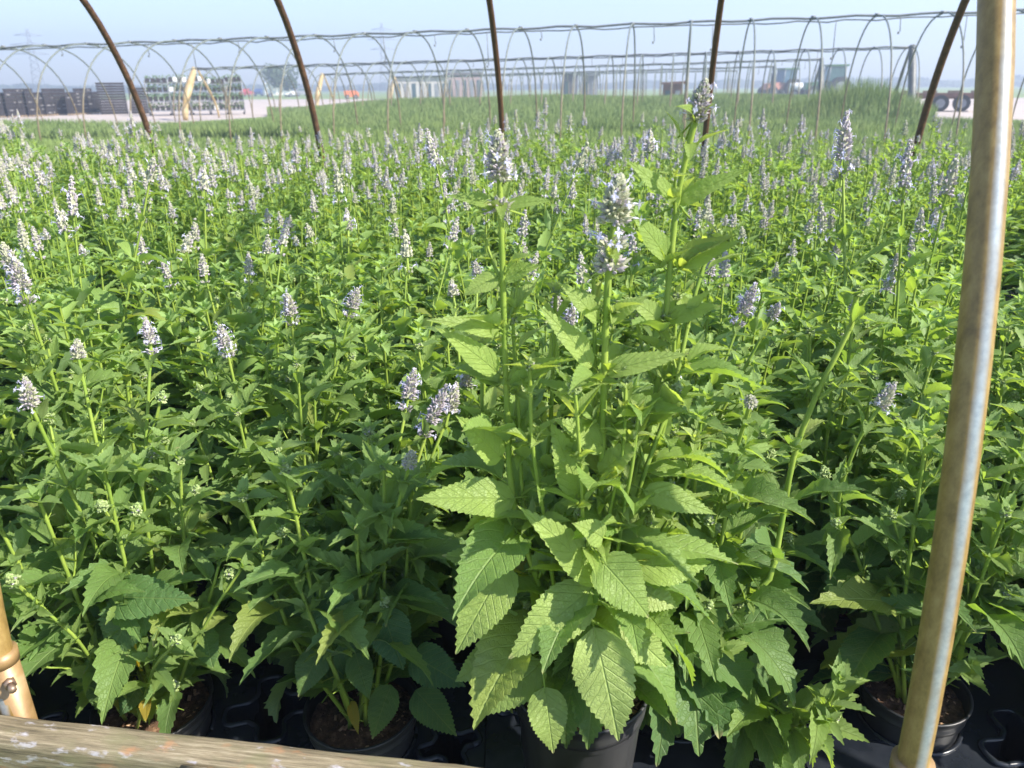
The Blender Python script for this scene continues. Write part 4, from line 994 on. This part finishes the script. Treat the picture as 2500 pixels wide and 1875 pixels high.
for kk, (px, wd, hh, lab) in enumerate(((272, 1.55, 1.85, 'tallest dark pallet stack standing above the crate row'), (338, 1.1, 1.5, 'dark stack between the tall pallet stack and the plant carts'))):
    root = empty('pallet_stack', base_at(px, 55), facing(px))
    for j in range(int(hh / .15)):
        c = MB(); z = j * .15; c.box((0, 0, z + .11), (wd, 1.0, .075)); c.box((0, -.47, z + .05), (wd * .8, .04, .05)); [c.box((x * wd, 0, z + .06), (.1, 1.0, .09)) for x in (-.44, 0, .44)]
        c.build('pallet', DARKP, root, smooth=False)
    tag(root, lab, 'pallet stack')
LEAFY = translucent_mat('cart_plants', [(0.3, (0.05, 0.12, 0.02)), (0.7, (0.14, 0.22, 0.04))], 4, .3)
for k_, (px, wpx, top, whites) in enumerate(((385, 46, 1.85, 0), (438, 40, 1.9, 1), (487, 40, 1.95, 2), (530, 40, 1.8, 2), (572, 36, 1.9, 2))):
    dist = 50; W_ = wpx / FPX * dist * .95; root = empty('plant_cart', base_at(px, dist), facing(px))
    for sx in (-1, 1):
        for sy in (-1, 1): fr = MB(); fr.tube([(sx * W_ / 2, sy * .4, .1), (sx * W_ / 2, sy * .4, top)], .03, 6); fr.build('post', STEEL, root)
    for j in range(4):
        z = .25 + j * (top - .3) / 3.2; s_ = MB(); s_.box((0, 0, z), (W_, .82, .05)); s_.build('shelf', STEEL, root, smooth=False)
        c = MB()
        for q in range(4): c.box((-W_ * .36 + q * W_ * .24, -.25, z + .16), (W_ * .19, .3, .24), mi=0 if rg.random() > whites * .07 else 1)
        c.build('pot_tray', [DARKP, WHITE], root, smooth=False)
        if j < 3:
            l_ = MB()
            for q in range(240):
                c0 = Vector((rg.uniform(-W_ / 2, W_ / 2), rg.uniform(-.50, .0), z + .12 + rg.random() * .34)); a = Vector((rg.uniform(-1, 1), rg.uniform(-1, 1), rg.uniform(-.4, 1))).normalized() * .08; b_ = a.orthogonal().normalized() * .035
                l_.add([c0, c0 + a * .5 + b_, c0 + a, c0 + a * .5 - b_], [(0, 1, 2, 3)])
            l_.build('foliage', LEAFY, root)
    l_ = MB()
    for q in range(260):
        c0 = Vector((rg.uniform(-W_ / 2, W_ / 2), rg.uniform(-.4, .4), top - .15 + rg.random() ** 2 * .40)); a = Vector((rg.uniform(-1, 1), rg.uniform(-1, 1), rg.uniform(-.4, 1))).normalized() * .09; b_ = a.orthogonal().normalized() * .04
        l_.add([c0, c0 + a * .5 + b_, c0 + a, c0 + a * .5 - b_], [(0, 1, 2, 3)])
    l_.build('foliage', LEAFY, root)
    for q in range(4):
        w_ = MB(); w_.tube([((-1 if q % 2 else 1) * W_ * .45, (-.35 if q < 2 else .35) - .02, .06), ((-1 if q % 2 else 1) * W_ * .45, (-.35 if q < 2 else .35) + .02, .06)], .06, 12); w_.build('wheel', TYRE, root)
    tag(root, ['plant cart with dark pots, left of the tan film bundle', 'plant cart right behind the tan film bundle', 'plant cart with pale boxes, just right of the tan film bundle', 'plant cart with pale boxes, second right of the tan film bundle', 'rightmost plant cart, beside the red car'][k_], 'plant cart', 'plant carts in the far yard')
# a pale loader cab standing behind the carts
def wheel(root, c, r, wd, name='wheel'):
    m_ = MB(); c = Vector(c); m_.tube([c - Vector((0, wd / 2, 0)), c + Vector((0, wd / 2, 0))], r, 20); w_ = m_.build(name, TYRE, root, smooth=False)
    m_ = MB(); m_.tube([c - Vector((0, wd / 2 + .012, 0)), c + Vector((0, wd / 2 + .012, 0))], r * .55, 14); m_.build('rim', STEEL, w_, smooth=False)
def prism(mb, prof, y0, y1, inset=0, mi=0):
    n = len(prof); vs = [(x, y0, z) for x, z in prof] + [(x, y1, z) for x, z in prof]
    mb.add(vs, [tuple(range(n)), tuple(range(2 * n - 1, n - 1, -1))] + [(i, n + i, n + (i + 1) % n, (i + 1) % n) for i in range(n)], mi)
def car(px, dist, m, label, L=4.2, H=1.45, van=False, turn=0.0):
    root = empty('parked_van' if van else 'parked_car', base_at(px, dist), facing(px) + turn); h = L / 2
    if van: body = [(-h, .35), (-h, 1.0), (-h + .15, H), (h - 1.3, H), (h - .75, 1.15), (h, .95), (h, .35)]
    else: body = [(-h, .35), (-h, .85), (-h + .5, .95), (h - 1.1, .92), (h, .75), (h, .35)]
    b = MB(); prism(b, body, -.85, .85); b.build('body', m, root, smooth=False)
    if not van:
        c = MB(); prism(c, [(-h + .45, .95), (-h + .95, H - .04), (h - 2.0, H - .04), (h - 1.15, .92)], -.76, .76); g = c.build('cabin', m, root, smooth=False)
        c = MB(); prism(c, [(-h + .75, .98), (-h + 1.05, H - .12), (h - 2.05, H - .12), (h - 1.45, .98)], -.775, .775); c.build('window', GLASS, root, smooth=False)
    else:
        c = MB(); prism(c, [(h - 1.9, 1.05), (h - 1.9, H - .12), (h - 1.35, H - .12), (h - .95, 1.05)], -.862, .862); c.build('window', GLASS, root, smooth=False)
    for x in (-h + .8, h - .8):
        for y in (-.80, .80): wheel(root, (x, y, .33), .33, .2)
    for y in (-.6, .6): q = MB(); q.box((h + .01, y, .68), (.05, .3, .14)); q.build('headlight', WHITE, root, smooth=False)
    tag(root, label, 'van' if van else 'car', 'vehicles parked in the far yard')
car(603, 165, RED, 'red car parked beside the rightmost plant cart', turn=1.3)
car(640, 175, BLUEP, 'dark blue car parked between the red car and the white van', turn=1.1)
car(682, 150, WHITE, 'white van parked beneath the hazy blue tree', L=5.2, H=2.3, van=True, turn=.2)
car(738, 160, STEEL, 'grey car parked just right of the white van', turn=.5)
# orange bin
root = empty('orange_loader', base_at(858, 112), facing(858)); b = MB(); prism(b, [(-.9, .3), (-1.0, 1.05), (.6, 1.1), (1.0, .8), (1.0, .3)], -.6, .6); b.build('body', ORANGE, root, smooth=False)
for x in (-.6, .6):
    for y in (-.6, .6): wheel(root, (x, y, .3), .3, .2)
b = MB(); b.tube([(-.4, -.5, 1.05), (-.4, -.5, 1.7), (.3, -.5, 1.7), (.3, -.5, 1.05)], .04, 6); b.tube([(-.4, .5, 1.05), (-.4, .5, 1.7), (.3, .5, 1.7), (.3, .5, 1.05)], .04, 6); b.build('roll_bar', STEEL, root)
tag(root, 'small orange vehicle beyond the weeds, left of the centre hoop', 'loader')
# low buildings
def shed(px, wpx, dist, h, m, label, roofm, doors=3, name='storage_shed'):
    W_ = wpx / FPX * dist; root = empty(name, base_at(px, dist), facing(px)); b = MB(); b.box((0, 2, h / 2), (W_, 4, h)); b.build('wall', m, root, smooth=False)
    b = MB(); prism(b, [(-W_ / 2 - .2, h + .01), (-W_ / 2 - .2, h + .12), (W_ / 2 + .2, h + .22), (W_ / 2 + .2, h + .01)], -.3, 4.3); b.build('roof', roofm, root, smooth=False)
    for k in range(doors): b = MB(); b.box((-W_ / 2 + W_ * (k + .5) / doors, -.02, h * .38), (W_ / doors * .5, .06, h * .7)); b.build('door', STEEL if k % 2 else GLASS, root, smooth=False)
    tag(root, label, 'shed'); return root
shed(1030, 120, 105, 2.6, CONC, 'long low pale shed left of the centre hoop, dark doors', STEEL, 7)
shed(1135, 80, 112, 3.2, flat('pinkish_wall', (.42, .30, .28), .8), 'low reddish shed between the pale shed and the centre hoop', STEEL, 5)
shed(1392, 32, 90, 2.6, flat('dark_wall', (.12, .11, .12), .8), 'small dark box shed right of the centre hoop', STEEL, 2)
shed(1438, 36, 92, 2.5, flat('grey_wall', (.26, .25, .27), .8), 'small grey box shed beside the dark one', STEEL, 2)
shed(1642, 44, 60, 1.5, BROWN, 'rust-brown container behind the weeds, near the tallest spike', BROWN, 2, 'container')
# tractors
def tractor(px, dist, label, glass, hood, turn, s=1.0):
    root = empty('tractor', base_at(px, dist), facing(px) + turn)
    b = MB(); prism(b, [(-.9, .7), (-.9, 1.3), (.3, 1.4), (2.0, 1.25), (2.1, .7)], -.42, .42); b.build('body', hood, root, smooth=False)
    b = MB(); prism(b, [(-1.0, 1.3), (-1.05, 2.5), (.25, 2.5), (.45, 1.35)], -.62, .62); cb = b.build('cab', glass, root, smooth=False)
    b = MB(); b.box((-.4, 0, 2.58), (1.6, 1.4, .14)); b.build('roof', TRGREEN, root, smooth=False)
    for x in (-.98, .34):
        for y in (-.62, .62): b = MB(); b.tube([(x, y, 1.3), (x - .04, y, 2.5)], .045, 6); b.build('cab_post', STEEL, root)
    b = MB(); b.tube([(1.2, -.2, 1.3), (1.2, -.2, 2.2)], .05, 8); b.build('exhaust', STEEL, root)
    for y in (-.85, .85): wheel(root, (-.6, y, .85), .85, .45); wheel(root, (1.6, y, .5), .5, .3)
    root.scale = (s, s, s)
    tag(root, label, 'tractor', 'tractors on the gravel')
tractor(1908, 105, 'blue-cabbed tractor with red and white bodywork, left of the other tractor', flat('blue_cab_glass', (.05, .11, .16), .1), flat('tractor_red', (.45, .20, .15), .5), R(215), 1.25)
tractor(2022, 96, 'tractor with a pale green glass cab behind the weed mound', GREENG, TRGREEN, R(200), 1.3)
for px, dist, lab in ((1940, 100, 'white machine with a tank standing between the two tractors'),):
    root = empty('sprayer', base_at(px, dist), facing(px)); b = MB(); b.tube([(-.7, 0, 1.1), (-.5, 0, 1.1), (.6, 0, 1.1), (.8, 0, 1.1)], [.45, .55, .55, .45], 16); b.build('tank', WHITE, root)
    b = MB(); b.box((0, 0, .5), (1.8, .9, .12)); b.tube([(0, .3, .5), (0, .3, 2.3)], .05, 6); b.build('frame', STEEL, root, smooth=False)
    for y in (-.6, .6): wheel(root, (0, y, .45), .45, .25)
    tag(root, lab, 'sprayer')
# flatbed trailer
root = empty('flatbed_trailer', base_at(2300, 50), facing(2300)); b = MB(); b.box((0, 0, .85), (4.6, 2.0, .18)); b.box((0, -.9, .72), (4.6, .08, .14)); b.build('deck', BROWN, root, smooth=False)
for x in (.0, 1.0):
    for y in (-.9, .9): wheel(root, (x, y, .42), .42, .25)
b = MB(); b.tube([(-2.3, 0, .8), (-3.3, 0, .55)], .06, 6); b.tube([(-2.0, .0, .8), (-2.0, .0, .0)], .05, 6); b.build('drawbar', STEEL, root)
for x in (-1.6, -.6, .6, 1.7): b = MB(); b.box((x, -.3, 1.0), (.7, .9, .12)); b.build('stacked_board', PALLET, root, smooth=False)
tag(root, 'long brown flatbed trailer standing on the gravel at the right', 'trailer')
# far trees
TREEM = translucent_mat('far_tree_leaves', [(0.3, (0.035, 0.06, 0.025)), (0.7, (0.07, 0.11, 0.04))], .5, .2)
BARK = flat('bark', (.10, .075, .05), .9)
def tree(px, dist, h, w_, label, group=None, n=900):
    root = empty('tree', base_at(px, dist)); t = MB(); t.tube([(0, 0, 0), (0, 0, h * .3), (.1, 0, h * .6)], [h * .03, h * .022, h * .01], 8)
    for k in range(5): a = k * 1.26; t.tube([(0, 0, h * (.22 + .05 * k)), (math.cos(a) * w_ * .3, math.sin(a) * w_ * .3, h * (.45 + .06 * k))], [h * .012, h * .004], 5)
    t.build('trunk', BARK, root); c = MB(); rg = random.Random(px)
    lob = [(Vector((rg.uniform(-.3, .3) * w_, rg.uniform(-.3, .3) * w_, h * rg.uniform(.42, .8))), rg.uniform(.16, .28) * w_) for _ in range(8)]
    for q in range(n):
        lc, lr = rg.choice(lob); d = Vector((rg.gauss(0, 1), rg.gauss(0, 1), rg.gauss(0, .8))).normalized(); p_ = lc + d * lr * rg.random() ** .4
        a = Vector((rg.uniform(-1, 1), rg.uniform(-1, 1), rg.uniform(-1, 1))).normalized() * h * .05; b_ = a.orthogonal().normalized() * h * .03
        c.add([p_ - a, p_ + b_, p_ + a, p_ - b_], [(0, 1, 2, 3)])
    c.build('crown', TREEM, root); tag(root, label, 'tree', group)
tree(697, 150, 5.2, 7, 'round hazy tree standing alone above the white van', n=1200)
rg = random.Random(8)
tb = MB()
for q in range(9000):
    px = rg.uniform(-150, 2700); dist = rg.uniform(420, 470); p_ = base_at(px, dist); h = .55 * (2.2 + 4.0 * (.5 + .5 * math.sin(px * .021) * math.sin(px * .0083 + 1))) * (1.35 if px > 1700 else .9)
    z = rg.random() ** .7 * h; s_ = 1.2; a = Vector((rg.uniform(-1, 1), rg.uniform(-1, 1), rg.uniform(-1, 1))).normalized() * s_ * 1.4; b_ = a.orthogonal().normalized() * s_
    c0 = p_ + UP * (z + .5); tb.add([c0 - a, c0 + b_, c0 + a, c0 - b_], [(0, 1, 2, 3)])
o = tb.build('far_treeline', TREEM); o['kind'] = 'stuff'
# pylons
for px, dist, h, lab in ((100, 330, 21, 'faint lattice pylon in the haze above the crate stacks'), (942, 330, 25, 'faint lattice pylon in the haze left of the centre hoop')):
    root = empty('lattice_pylon', base_at(px, dist), facing(px)); m_ = MB()
    for sx in (-1, 1):
        for sy in (-1, 1): m_.tube([(sx * 2.2, sy * 2.2, 0), (sx * .8, sy * .8, h * .55), (sx * .3, sy * .3, h)], .16, 4)
    for k in range(9):
        z = h * k / 9; z2 = h * (k + 1) / 9; w1 = 2.2 - 1.7 * z / h; w2 = 2.2 - 1.7 * z2 / h
        for sy in (-1, 1): m_.tube([(-w1, sy * w1, z), (w2, sy * w2, z2)], .09, 4); m_.tube([(w1, sy * w1, z), (-w2, sy * w2, z2)], .09, 4)
    m_.build('mast', STEEL, root)
    for zz, l in ((.62, 5), (.76, 6), (.90, 4.2)): q = MB(); q.tube([(-l, 0, h * zz), (0, 0, h * zz + .8), (l, 0, h * zz)], .14, 4); q.tube([(-l, 0, h * zz), (l, 0, h * zz)], .12, 4); q.build('cross_arm', STEEL, root)
    tag(root, lab, 'pylon', 'pylons on the horizon')

# ------------------------------------------------------------------ the air
m, n, o_ = mat('haze_air')
pv = N(n, 'ShaderNodeVolumePrincipled', Density=0.0034, Anisotropy=0.2); pv.inputs['Color'].default_value = (.74, .85, 1.0, 1)
n.links.new(pv.outputs[0], o_.inputs['Volume'])
hz_ = MB(); hz_.box((0, 240, 16), (1100, 560, 34)); ho = hz_.build('haze', m, smooth=False); ho['kind'] = 'stuff'
bpy.context.view_layer.update()
